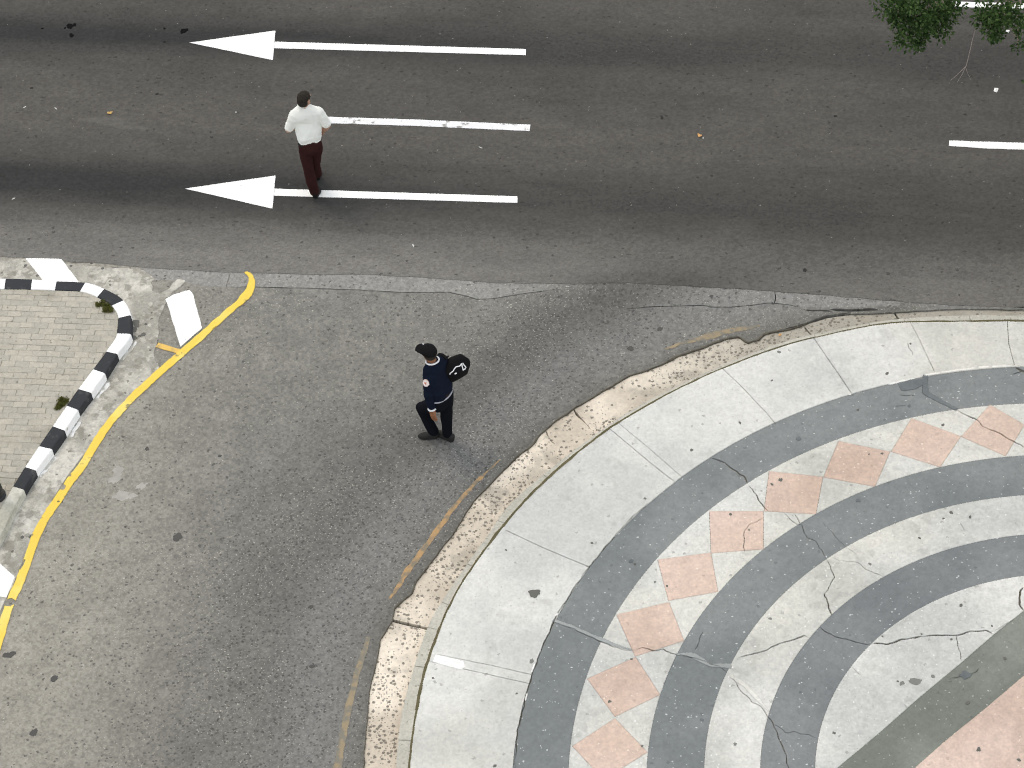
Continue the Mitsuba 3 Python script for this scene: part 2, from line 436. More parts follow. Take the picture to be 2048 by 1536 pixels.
# cracks in the asphalt
ACR = [([(420, 573), (513, 574), (600, 576), (720, 580), (800, 585), (896, 584), (933, 592), (954, 599), (988, 597), (1032, 589), (1100, 580), (1140, 578)], 0.016),
       ([(1250, 618), (1305, 613), (1407, 611), (1421, 614.5), (1459, 614), (1503, 610.5), (1537, 606), (1578, 609), (1600, 614.5)], 0.017),
       ([(1548, 606), (1551, 596), (1551, 585)], 0.014),
       ([(219, 533), (262, 540), (287, 542)], 0.014),
       ([(452, 574), (456, 560), (459, 548)], 0.008),
       ([(1545, 668), (1582, 656), (1615, 646.5), (1652, 633), (1700, 625.5)], 0.035),
       ([(1612, 621), (1640, 620.5), (1665, 622)], 0.028),
       ([(1660, 619), (1700, 620.5), (1738, 619), (1760, 620)], 0.045),
       ([(1925, 605.5), (1960, 607.5), (2010, 611), (2060, 617)], 0.022)]
CRACK_A = unary_union([ribbon(jagged(gs(p), 0.008, 0.03, i), w, 0.004, i, 0.02, True) for i, (p, w) in enumerate(ACR)])

FAR = 60.0
GB = Polygon([(-FAR, -FAR), (FAR, -FAR), (FAR, FAR), (-FAR, FAR)])
# region inside the plaza kerb (right of A)
big_r = [(60, 0.3), (60, -60), (-3.0, -60)]
A_ext = np.vstack([[(-3.0, -60)], [A_L[0] + (A_L[0] - A_L[6]) * 3], A_L, [(60, A_L[-1][1] - 2.2)], [(60, -60)]])
PLAZA_ALL = Polygon(A_ext).buffer(0)

# ground sheet to the horizon
gm = slab(Polygon([(-400, -400), (400, -400), (400, 400), (-400, 400)]), -0.2, -0.07)
struct(obj('ground', gm, 'dark_ground'))

MAIN = Polygon(np.vstack([[(-FAR, M_L[0][1] + 1.0)], M_L, [(FAR, M_L[-1][1] - 2.0)], [(FAR, 13.5)], [(-FAR, 15.5)]])).buffer(0)
ROADALL = GB.difference(PLAZA_ALL)
SIDE = ROADALL.difference(MAIN.buffer(-0.03))
STRIPLOW = gs([(250, 560), (340, 560), (420, 573), (513, 574), (720, 580), (800, 585), (896, 584), (933, 592), (954, 599), (988, 597), (1032, 589), (1100, 580), (1150, 578), (1200, 590), (1250, 618), (1305, 613), (1407, 611), (1421, 614.5), (1503, 610.5), (1537, 606), (1578, 609), (1610, 614), (1700, 615), (1800, 612)])
STRIP = Polygon(np.vstack([jagged(STRIPLOW, 0.006, 0.03, 4), gs([(1800, 596), (1650, 585), (1400, 565), (1150, 560), (900, 550), (600, 540), (300, 528)])])).buffer(0)
STRIP = STRIP.intersection(SIDE)

main_poly = MAIN.intersection(ROADALL)
# ------------------------------------------------------------------ the island's geometry (left)
ZK = 0.12
OB = [(-60, 556), (11.7, 556), (64.5, 557.6), (113.5, 561), (171, 564), (209.5, 576.6), (247.5, 600), (261.5, 630), (262, 667.5), (235, 708), (210.6, 746.6), (182.7, 785.7), (157, 820), (130, 861.5), (104.5, 898), (72, 941), (48.4, 979), (24.5, 1022), (10, 1056), (-25, 1120), (-60, 1190)]
IB = [(-62, 576), (8.8, 577.4), (61.5, 578), (110, 579.6), (160, 582), (194.8, 593.5), (223.4, 611), (236.6, 636), (234, 666.7), (212, 703), (186, 738.4), (156.4, 778), (133.4, 811), (105, 852.4), (78, 892), (50, 934), (26, 973), (1, 1016.7), (-13, 1048), (-48, 1112), (-84, 1182)]
OBW, IBW = gs(OB, ZK), gs(IB, ZK)
KCOL = ['w', 'b', 'w', 'b', 'w', 'b', 'w', 'b', 'w', 'b', 'w', 'b', 'w', 'b', 'w', 'b', 'r', 'r', 'r', 'r']
_t = np.arange(len(OBW))
_so, _si = PchipInterpolator(_t, OBW), PchipInterpolator(_t, IBW)


def kerb_at(t):
    return _so(t), _si(t)


_tt = np.linspace(0, len(OB) - 1, 161)
KO, KI = _so(_tt), _si(_tt)
ISL_OUT = Polygon(np.vstack([KO, [KO[-1] + [-6, -9]], [(-60, -40)], [(-60, KO[0][1] + 1.0)]])).buffer(0)
ISL_IN = Polygon(np.vstack([KI, [KI[-1] + [-6, -9]], [(-60, -40)], [(-60, KI[0][1] + 1.0)]])).buffer(0)

# ------------------------------------------------------------------ roads
hole = ISL_OUT.buffer(-0.06)
road_m = slab(main_poly.difference(hole), -0.07, 0.005)
struct(obj('road', road_m, 'asphalt_main'), 'dark asphalt of the main road')
side_m = slab(SIDE.difference(hole).difference(CRACK_A).difference(STRIP), -0.07, 0.0)
struct(obj('side_road', side_m, 'asphalt_side'), 'older grey asphalt of the side road with pale aggregate')
obj('edge_strip', slab(STRIP.difference(CRACK_A).difference(hole), -0.07, -0.0015), 'asphalt_strip', 'side_road', label='paler cracked strip along the main road')

# concrete apron round the island
AP_PX = [(-80, 517), (0, 519), (52, 520), (130, 528), (219, 536), (262, 538), (287, 541.5), (300, 550), (309, 558), (300, 566), (305, 574), (303, 583), (320, 589), (338, 578), (345, 566), (356, 559), (371, 562), (360, 575), (344, 586), (336, 596), (328, 617), (317, 639), (318.6, 666), (314, 688), (307.6, 707), (310, 720.6), (318.6, 737), (290, 764), (262, 795), (219, 838), (190, 880), (160, 920), (128, 962), (95, 1020), (70, 1065), (50, 1115), (20, 1180), (0, 1225), (-60, 1330)]
APR = Polygon(np.vstack([jagged(gs(AP_PX), 0.016, 0.03, 12), [g(-60, 1330) + [-2, -2]], [g(-80, 517) + [-3, -3]]])).buffer(0).difference(ISL_OUT.buffer(-0.05))
struct(obj('apron', slab(APR, -0.05, 0.009), 'apron_concrete'), 'pale worn concrete apron round the striped kerb')


def tar(parent, pts, z, m='tar_black', ax=1.4, amp=0.5):
    for i, (px, py, r) in enumerate(pts):
        q = blob(g(px, py, z), r, i * 1.37 + px * 0.01, ax=ax, amp=amp, rot=px)
        obj('tar_spot', slab(q, z - 0.004, z + 0.0035), m, parent)


mat('tar_black', (0.008, 0.008, 0.008), 0.95, 0.04)
mat('gum_dark', (0.13, 0.13, 0.12), 0.8, 0.2)
mat('gum_tar', (0.035, 0.035, 0.034), 0.9, 0.1)
mat('gum_road', (0.085, 0.084, 0.08), 0.85, 0.2)
mat('gum_grey', (0.20, 0.205, 0.195), 0.8, 0.2)
tar('road', [(140, 53, 0.045), (149, 50, 0.026), (143, 71, 0.03), (85, 57, 0.014), (368, 62, 0.042), (329, 57, 0.014), (329, 84, 0.012), (130, 56, 0.014)], 0.005)
tar('road', [(3, 350, 0.028), (63, 176, 0.018), (314, 188, 0.018), (1324, 236, 0.02), (1671, 232, 0.018), (1610, 540, 0.022)], 0.005, 'gum_tar')
tar('side_road', [(1320, 658, 0.032), (1262, 697, 0.036), (1423, 593, 0.02), (356, 1074, 0.055), (108, 1358, 0.04), (67, 1466, 0.045), (16, 1311, 0.045), (25, 1307, 0.03), (622, 1214, 0.028), (294, 898, 0.025), (625, 1332, 0.03), (440, 912, 0.02)], 0.0, 'gum_road', 1.2)
tar('apron', [(271, 646, 0.05), (268, 660, 0.045), (274, 652, 0.03), (287, 669, 0.03), (280, 672, 0.02), (268, 676, 0.04), (292, 648, 0.018), (205, 537, 0.02), (142, 532, 0.018), (51, 531, 0.022), (75, 551, 0.02), (62, 1074, 0.03), (44, 1074, 0.022)], 0.009, 'gum_dark', 1.0)

mat('pale_smear', proc(lambda p, n, uv: mix((0.29, 0.285, 0.262), (0.43, 0.42, 0.39), fbm(p.x * 16, p.y * 16, 1.0, octaves=4))), 0.9, 0.2)
for i, (px, py, r, ax) in enumerate([(236, 940, 0.07, 0.8), (232, 958, 0.06, 1.3), (238, 990, 0.075, 1.1), (262, 993, 0.04, 1.8), (283, 972, 0.045, 1.6)]):
    obj('pale_smear', slab(blob(g(px, py), r, i * 2.3 + 4, 40, ax, 0.9, 0.5), -0.003, 0.0015), 'pale_smear', 'side_road')

# ------------------------------------------------------------------ plaza: kerb, gutter, slabs
PL_IN = Polygon(np.vstack([[(-3.0, -60)], [S_L[0] + (S_L[0] - S_L[6]) * 3], S_L, [(60, S_L[-1][1] - 2.2)], [(60, -60)]])).buffer(0)
PL_KERB = Polygon(np.vstack([[(-3.0, -60)], [K_L[0] + (K_L[0] - K_L[6]) * 3], K_L, [(60, K_L[-1][1] - 2.2)], [(60, -60)]])).buffer(0)
GUT = PLAZA_ALL.difference(PL_KERB.buffer(-0.05)).intersection(Polygon([(-4.5, -8), (12, -8), (12, 4), (-4.5, 4)]))
gj = [[(785, 1241), (820, 1250), (858, 1258)], [(1147, 818), (1153, 830), (1170, 845)], [(1610, 655), (1620, 668), (1628, 676)], [(1649, 658), (1656, 664), (1660, 668)], [(1788, 625), (1794, 634), (1800, 642)], [(1092, 862), (1098, 876), (1105, 885)]]
gjw = [0.045, 0.02, 0.02, 0.012, 0.022, 0.012]
GCR = unary_union([ribbon(jagged(gs(p, -0.02), 0.008, 0.03, i + 30), w, 0.006, i + 9, 0.02) for i, (p, w) in enumerate(zip(gj, gjw))])
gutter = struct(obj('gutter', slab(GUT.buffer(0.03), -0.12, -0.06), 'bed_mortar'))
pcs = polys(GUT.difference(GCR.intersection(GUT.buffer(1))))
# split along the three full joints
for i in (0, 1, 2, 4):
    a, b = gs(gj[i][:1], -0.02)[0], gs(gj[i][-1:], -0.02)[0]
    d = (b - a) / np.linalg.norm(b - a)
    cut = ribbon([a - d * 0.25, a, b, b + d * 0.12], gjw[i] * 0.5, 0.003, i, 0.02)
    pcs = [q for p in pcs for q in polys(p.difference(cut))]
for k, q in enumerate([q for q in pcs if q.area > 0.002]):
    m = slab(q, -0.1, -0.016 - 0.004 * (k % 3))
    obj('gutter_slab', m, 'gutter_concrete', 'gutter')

edge_dirt = unary_union([ribbon(A_L[a:b], w, w * 0.55, a, 0.02, True) for a, b, w in ((10, 70, 0.011), (64, 130, 0.008), (124, 175, 0.014), (168, 235, 0.007), (228, 300, 0.011), (292, 345, 0.012), (335, 420, 0.02))])
obj('edge_dirt', slab(edge_dirt.intersection(GUT.buffer(0.012)), -0.03, 0.0028), 'dirt_dark', 'gutter')
mat('dirt_dark', proc(lambda p, n, uv: mix((0.05, 0.046, 0.038), (0.15, 0.138, 0.112), fbm(p.x * 25, p.y * 25, 1.0))), 0.95, 0.1)

plaza = struct(obj('plaza', slab(PL_KERB.buffer(-0.004), -0.1, HP - 0.018), 'bed_mortar'))

# kerb stones of the plaza: short stones with narrow joints
kerbring = PL_KERB.difference(PL_IN.buffer(0.010)).intersection(Polygon([(-4.5, -9), (14, -9), (14, 6), (-4.5, 6)]))
kj = [(791, 1480), (808, 1418), (831, 1332), (856, 1255), (884, 1205), (908, 1175), (940, 1130), (973, 1087), (1005, 1045), (1043, 1002), (1095, 955), (1160, 900), (1236, 842), (1330, 790), (1442, 734), (1530, 703), (1630, 673), (1740, 652), (1810, 641), (1940, 636), (2060, 636)]
for (px, py) in kj:
    c = g(px, py, HP)
    i = np.argmin(np.linalg.norm(K_L - c, axis=1))
    t = K_L[min(i + 2, len(K_L) - 1)] - K_L[max(i - 2, 0)]
    t /= np.linalg.norm(t)
    nn = np.array([-t[1], t[0]])
    kerbring = kerbring.difference(ribbon([c - nn * 0.4, c, c + nn * 0.4], 0.007, 0.002, px, 0.03))
for k, q in enumerate(sorted([q for q in polys(kerbring) if q.area > 0.0015], key=lambda q: q.centroid.y)):
    obj('kerb_stone', slab(q, -0.1, HP + [0.0, 0.004, -0.003, 0.002][k % 4]), 'kerbstone', 'plaza')


def circ(pts, z=HP):
    P = gs(pts, z)
    A = np.c_[2 * P, np.ones(len(P))]
    s = np.linalg.lstsq(A, (P ** 2).sum(1), rcond=None)[0]
    return s[:2], math.sqrt(s[2] + s[:2] @ s[:2])


RING = {
    'G1o': [(1276.7, 1024), (1233, 1067), (1177.7, 1133), (1110, 1237), (1068, 1336), (1050, 1401), (1033.5, 1471), (1028.5, 1536), (1353, 961.7), (1423, 915), (1550, 847.5), (1706.7, 791), (1813, 761.7), (1912, 743), (1963, 735.8), (2031, 733)],
    'G1i': [(1411.7, 1025.7), (1313, 1117), (1246.7, 1194), (1206.7, 1272), (1173, 1354), (1151.7, 1437), (1138, 1536), (1500, 963), (1676.7, 881.7), (1823, 835), (1538, 941.7), (1982, 809), (1914, 818)],
    'G2o': [(1512, 1114), (1436.7, 1184), (1368, 1277), (1320, 1390.7), (1296.7, 1500.7), (1630, 1028), (1750, 971.7), (1880, 933), (1912, 928)],
    'G2i': [(1854, 1024), (1692.7, 1094), (1652.7, 1119), (1536, 1220.7), (1481.7, 1290.7), (1448, 1354), (1423, 1429), (1410, 1520.7)],
    'G3o': [(2048, 1069), (1946, 1085.7), (1856, 1112), (1766, 1152), (1662.7, 1230.7), (1619, 1277), (1569, 1350.7), (1536, 1429)],
    'G3i': [(2048, 1151.7), (1972.7, 1165.7), (1886, 1192), (1769, 1265.7), (1702.7, 1334), (1664, 1392), (1642.7, 1450.7), (1630, 1536)]}
DISC = {}
for k, pts in RING.items():
    c, r = circ(pts)
    DISC[k] = Point(*c).buffer(r, quad_segs=90)
WIN = Polygon([(-3.6, -8.2), (9.5, -8.2), (9.5, 3.2), (-3.6, 3.2)])   # how far the pattern is laid (beyond the frame)
LINE_G = smooth_line(gs([(1400, 1775), (1530, 1658), (1674, 1536), (1760, 1464), (1836, 1397), (1926, 1322), (1993, 1264), (2048, 1220.7), (2180, 1115), (2330, 990)], HP), 60)
LINE_P = smooth_line(gs([(1560, 1775), (1700, 1650), (1829, 1536), (1896, 1477), (1953, 1431), (2003, 1389), (2048, 1350.7), (2180, 1250), (2350, 1120)], HP), 60)
_cor = np.array([g(2600, 1900, HP)])
BELOW_G = Polygon(np.vstack([LINE_G, _cor + [3, 3], _cor + [3, -6], _cor + [-12, -6]])).buffer(0)
BELOW_P = Polygon(np.vstack([LINE_P, _cor + [3, 3], _cor + [3, -6], _cor + [-12, -6]])).buffer(0)

AREA = PL_IN.intersection(WIN).buffer(-0.006)
OUTER = AREA.difference(DISC['G1o'].buffer(0.003))
BAND1 = DISC['G1o'].difference(DISC['G1i']).intersection(AREA)
ROW = DISC['G1i'].difference(DISC['G2o']).intersection(AREA)
BAND2 = DISC['G2o'].difference(DISC['G2i']).intersection(AREA)
RING2 = DISC['G2i'].difference(DISC['G3o']).intersection(AREA)
BAND3 = DISC['G3o'].difference(DISC['G3i']).intersection(AREA).difference(BELOW_G)
INNER = DISC['G3i'].intersection(AREA).difference(BELOW_G)
GREEN = DISC['G3o'].union(WIN).intersection(AREA).intersection(BELOW_G).difference(BELOW_P)
PINKF = AREA.intersection(BELOW_P)
for q in (1,):
    BAND1, ROW, BAND2, RING2, OUTER = [x.difference(BELOW_G) for x in (BAND1, ROW, BAND2, RING2, OUTER)]

DIA = [[(1980, 809), (2049, 849), (2011, 912), (1922, 873)], [(1823, 836), (1922, 872), (1880, 934), (1782, 903)], [(1677, 882), (1780, 903), (1750, 973), (1647, 954)], [(1538, 942), (1646, 953.5), (1632, 1028), (1528, 1022)],
       [(1418.5, 1022), (1527, 1022), (1527, 1098), (1422, 1106)], [(1315, 1119), (1422, 1105), (1436, 1183), (1337, 1201)], [(1233, 1229), (1338, 1204), (1368, 1281), (1270, 1312.5)], [(1174, 1357), (1271.5, 1314), (1320, 1389), (1230, 1433)], [(1144.5, 1492), (1230, 1436.5), (1295, 1504), (1207, 1559)],
       [(1138, 1640), (1208, 1562), (1284, 1620), (1214, 1702)], [(2160, 796), (2214, 842), (2160, 898), (2050, 850)]]
DIAP = [Polygon(gs(d, HP)).buffer(0) for d in DIA]

# cracks, joints and patches in the plaza, measured on it
PCR = [([(1110, 1244), (1150, 1260), (1190, 1278), (1225, 1292), (1264, 1302)], 0.010), ([(1028.5, 1545), (1033.5, 1471), (1050, 1401), (1068, 1336), (1110, 1237), (1140, 1187), (1177.7, 1133)], 0.014), ([(1177.7, 1133), (1233, 1067), (1276, 1024), (1300, 1003)], 0.010), ([(1423, 915), (1447, 925), (1467, 940), (1487, 953), (1498, 970)], 0.020), ([(1498, 970), (1512, 990), (1527, 1012), (1537, 1022)], 0.014),
       ([(1567, 1026), (1593, 1050), (1603, 1050), (1610, 1067), (1613, 1076), (1631, 1082), (1646, 1106), (1654, 1121)], 0.008),
       ([(1589, 1027), (1600, 1046)], 0.008),
       ([(1654, 1121), (1664, 1141), (1669, 1154), (1659, 1174), (1649, 1186)], 0.010), ([(1649, 1186), (1656, 1204), (1658, 1221), (1663, 1231)], 0.018),
       ([(1472, 1316), (1500, 1309), (1536, 1299), (1559, 1287), (1609, 1271), (1620, 1275)], 0.017), ([(1639, 1254), (1669, 1272), (1709, 1282), (1742, 1290)], 0.010),
       ([(1742, 1286), (1776, 1288), (1803, 1279), (1843, 1272)], 0.026), ([(1843, 1272), (1909, 1271), (1943, 1262), (1973, 1261), (1989, 1269)], 0.022),
       ([(1913, 1272), (1916, 1291), (1924, 1321)], 0.007), ([(1989, 1262), (2010, 1250), (2027, 1238)], 0.006),
       ([(1666, 1116), (1679, 1122), (1716, 1124), (1733, 1139), (1766, 1154)], 0.007), ([(1645, 1044), (1692, 1094), (1716, 1112)], 0.005),
       ([(1270, 1299), (1285, 1295), (1304, 1301), (1325, 1297), (1342, 1305), (1354, 1309)], 0.014), ([(1354, 1307), (1400, 1319), (1440, 1334), (1456, 1346)], 0.010),
       ([(1463, 1354), (1483, 1382), (1505, 1404), (1524, 1414), (1546, 1447), (1558, 1474), (1572, 1510), (1580, 1560)], 0.010),
       ([(1546, 1447), (1575, 1464), (1600, 1466), (1633, 1474)], 0.006),
       ([(1488, 1103), (1488, 1062), (1500, 1050), (1527, 1034)], 0.007), ([(1391, 1300), (1400, 1275), (1405, 1262)], 0.006),
       ([(1914, 819), (1951, 839), (1963, 851), (1986, 860), (2048, 894)], 0.018), ([(2029, 732), (2041, 740), (2060, 746)], 0.03), ([(2026, 748), (2046, 741)], 0.014),
       ([(2046, 1174), (2041, 1180), (2040, 1205), (2044, 1218), (2048, 1222)], 0.028),
       ([(1791, 812), (1812, 810)], 0.010), ([(1800, 790), (1830, 790)], 0.010), ([(1814, 686), (1826, 710)], 0.006),
       ([(2090, 1010), (2130, 1060)], 0.008), ([(1918, 1046), (1930, 1062)], 0.005), ([(1703, 1335), (1724, 1350)], 0.005), ([(1808, 1408), (1815, 1416)], 0.006),
       ([(1898, 1357), (1950, 1345), (1957, 1335)], 0.008)]
CRACK_P = unary_union([ribbon(jagged(gs(p, HP), 0.020, 0.018, i + 60, 12.0), w * 0.82, w * 0.35, i + 77, 0.010, True) for i, (p, w) in enumerate(PCR)])
JOINTS = [[(1820, 644), (1832, 665), (1869, 743)], [(2014, 638), (2018, 690), (2029, 730)], [(1625, 672), (1707, 792)], [(1443, 735), (1480, 770), (1535, 828), (1551, 848)], [(1238, 847), (1290, 890), (1364, 954)], [(1219, 857), (1300, 925), (1350, 964)],
          [(1011, 1060), (1090, 1097), (1179, 1134)], [(871, 1308), (980, 1330), (1068, 1350)], [(861, 1323), (960, 1345), (1059, 1367)]]
JW = [0.005, 0.006, 0.007, 0.007, 0.004, 0.006, 0.008, 0.005, 0.006]
JOINT_P = unary_union([ribbon(jagged(gs(p, HP), 0.003, 0.03, i + 90), w, 0.0012, i, 0.02) for i, (p, w) in enumerate(zip(JOINTS, JW))])
# repaired strips laid into the pattern
FILL = [([(1106, 1240), (1150, 1256), (1190, 1274), (1225, 1288), (1262, 1299)], [0.03, 0.05, 0.04, 0.05, 0.02], 'filler_grey'),
        ([(1350, 1308), (1385, 1310), (1420, 1330), (1462, 1332)], [0.02, 0.075, 0.03, 0.07], 'filler_grey'),
        ([(1460, 1352), (1490, 1370), (1515, 1398), (1536, 1420)], [0.03, 0.05, 0.04, 0.015], 'filler_light'),
        ([(1851, 750), (1851, 785), (1881, 802), (1914, 819)], [0.055, 0.075, 0.055, 0.04], 'filler_dark'),
        ([(1800, 775), (1830, 768), (1850, 760)], [0.10, 0.16, 0.05], 'filler_dark')]
FILLP = [(ribbon(jagged(gs(p, HP), 0.006, 0.03, i + 40), w, 0.010, i + 11, 0.02), mm) for i, (p, w, mm) in enumerate(FILL)]
FILL_U = unary_union([f for f, _ in FILLP])
CUT = unary_union([CRACK_P, JOINT_P])


def lay(name, shape, m, dz=0.0, gap=0.0012, label=None, cut=CUT, least=0.0008):
    s = shape.difference(FILL_U.buffer(0.002)).difference(cut) if cut is not None else shape
    for k, q in enumerate(sorted([q for q in polys(s) if q.area > least], key=lambda q: -q.area)):
        q = q.buffer(-gap) if gap else q
        me = slab(q, HP - 0.03, HP + dz + ((k * 7) % 5 - 2) * 0.0006)
        if me is not None:
            obj(name, me, m, 'plaza', label=label)


# white outer slabs; the slivers between double joints are fillers
lay('concrete_slab', OUTER, 'white_concrete', 0.0)
lay('grey_band', BAND1, 'grey_terrazzo', -0.0025)
DU = unary_union(DIAP)
lay('white_tile', ROW.difference(DU.buffer(0.0015)), 'white_terrazzo', -0.001)
for d in DIAP:
    lay('pink_tile', d.intersection(AREA), 'pink_terrazzo', 0.0005)
lay('grey_band', BAND2, 'grey_terrazzo', -0.002)
lay('white_ring', RING2, 'white_terrazzo', 0.0)
lay('grey_band', BAND3, 'slate_terrazzo', -0.002)
lay('white_panel', INNER, 'white_terrazzo', 0.0005)
lay('green_band', GREEN, 'green_terrazzo', -0.002)
lay('pink_panel', PINKF, 'pink_terrazzo', 0.0)
for f, mm in FILLP:
    obj('repair_strip', slab(f.intersection(AREA).difference(CRACK_P), HP - 0.03, HP + 0.002), mm, 'plaza')
# the bright refilled end of the lower double joint and chips along the first band
obj('repair_strip', slab(Polygon(np.vstack([gs([(872, 1309.5), (900, 1316), (926, 1323), (929, 1333), (924, 1339), (895, 1332), (866, 1323)], HP)])).buffer(0.003), HP + 0.001, HP + 0.004), 'filler_white', 'plaza', label='bright white mortar in the joint')
g1c, g1r = circ(RING['G1o'])
for i, (a, b) in enumerate([((1776, 769), (1832, 756)), ((1848, 751), (1880, 746)), ((1882, 745), (1950, 736)), ((1956, 735), (1978, 733.5)), ((1984, 733.5), (2024, 731.5)), ((1110, 1232), (1117, 1226)), ((1063, 1345), (1069, 1328)), ((1050, 1402), (1055, 1386)), ((1697, 790), (1704, 788))]):
    aa, bb = g(*a, HP), g(*b, HP)
    obj('mortar_chip', slab(ribbon([aa, (aa + bb) / 2, bb], 0.022 if i < 5 else 0.016, 0.006, i, 0.015, True), HP - 0.004, HP + 0.0045), 'filler_white', 'plaza')
# plain concrete beyond the laid pattern
obj('concrete_field', slab(PL_IN.buffer(-0.006).intersection(Polygon([(-30, -40), (50, -40), (50, 6), (-30, 6)])).difference(WIN.buffer(0.004)), HP - 0.03, HP - 0.001), 'white_concrete', 'plaza')
# dark moss in the joint behind the kerb stones
mossy = unary_union([ribbon(jagged(S_L[a:b] if b > a else S_L, 0.006, 0.02, a), w, 0.009, a, 0.015, True) for a, b, w in ((2, 20, 0.026), (18, 36, 0.030), (34, 50, 0.022), (47, 70, 0.032), (68, 84, 0.030), (82, 100, 0.018), (98, 116, 0.014), (114, 128, 0.02), (126, 150, 0.03))])
obj('joint_moss', slab(mossy.intersection(WIN), HP - 0.02, HP + 0.003), 'moss', 'plaza')
gum = [(1070, 1187, 0.055, 'gum_dark'), (1383, 900, 0.024, 'gum_dark'), (1184, 1086, 0.018, 'gum_dark'), (1290, 997, 0.016, 'gum_dark'), (1544, 761, 0.014, 'gum_dark'), (1480, 846, 0.02, 'gum_dark'), (1558, 704, 0.024, 'gum_grey'), (1774, 747, 0.022, 'gum_dark'), (1821, 688, 0.016, 'gum_dark'), (1012, 1100, 0.014, 'gum_dark'),
       (1033, 1387, 0.013, 'gum_dark'), (1063, 1322, 0.03, 'gum_grey'), (866, 1356, 0.014, 'gum_dark'), (990, 1532, 0.02, 'gum_dark'), (1461, 1029, 0.02, 'gum_dark'), (1498, 1060, 0.014, 'gum_dark'), (1270, 1108 + 20, 0.014, 'gum_dark'), (1310, 1164, 0.016, 'gum_grey'), (1902, 1025, 0.024, 'gum_dark'), (1887, 1037, 0.014, 'gum_dark'), (1940, 1034, 0.02, 'gum_dark'), (1839, 1076, 0.016, 'gum_dark'),
       (1830, 1363, 0.055, 'gum_grey'), (1804, 1367, 0.03, 'gum_grey'), (1866, 1353, 0.026, 'gum_grey'), (1795, 1363, 0.014, 'gum_dark'), (1922, 1211, 0.024, 'gum_dark'), (1765, 1273, 0.014, 'gum_dark'), (1843, 1268, 0.013, 'gum_dark'), (1903, 1279, 0.015, 'gum_dark'), (1984, 1252, 0.014, 'gum_dark'), (1668, 1466, 0.018, 'gum_dark'), (1936, 1406, 0.024, 'gum_dark'), (1957, 1499, 0.028, 'gum_dark'), (2038, 1520, 0.022, 'gum_dark'),
       (1930, 1350, 0.05, 'filler_dark'), (2010, 1317, 0.02, 'gum_dark'), (1740, 1128, 0.02, 'gum_grey'), (1716, 820, 0.016, 'gum_dark'), (1561, 960, 0.026, 'gum_dark'), (1544, 969, 0.018, 'gum_dark'), (1764, 907, 0.016, 'gum_dark'), (1738, 908, 0.012, 'gum_dark'), (1597, 877, 0.034, 'filler_dark'), (1716, 1001, 0.03, 'filler_dark'), (1262, 1122, 0.026, 'filler_dark'), (1334, 1172, 0.014, 'gum_dark'), (1263, 1318, 0.014, 'gum_dark'), (1219, 1403, 0.02, 'gum_dark'), (1284, 1492, 0.016, 'gum_dark'), (1404, 1440, 0.022, 'filler_dark'), (1470, 1488, 0.022, 'gum_grey'), (1600, 1384, 0.018, 'filler_dark'), (1540, 1237, 0.02, 'gum_grey'), (1886, 850, 0.02, 'gum_dark'), (1818, 854 - 42, 0.02, 'filler_dark')]
for i, (px, py, r, m) in enumerate(gum):
    q = blob(g(px, py, HP), r * (0.8 if r < 0.05 else 1.0), i * 2.1, ax=1.25, amp=0.5, rot=i)
    obj('gum_spot', slab(q, HP - 0.003, HP + 0.0042), m, 'plaza')

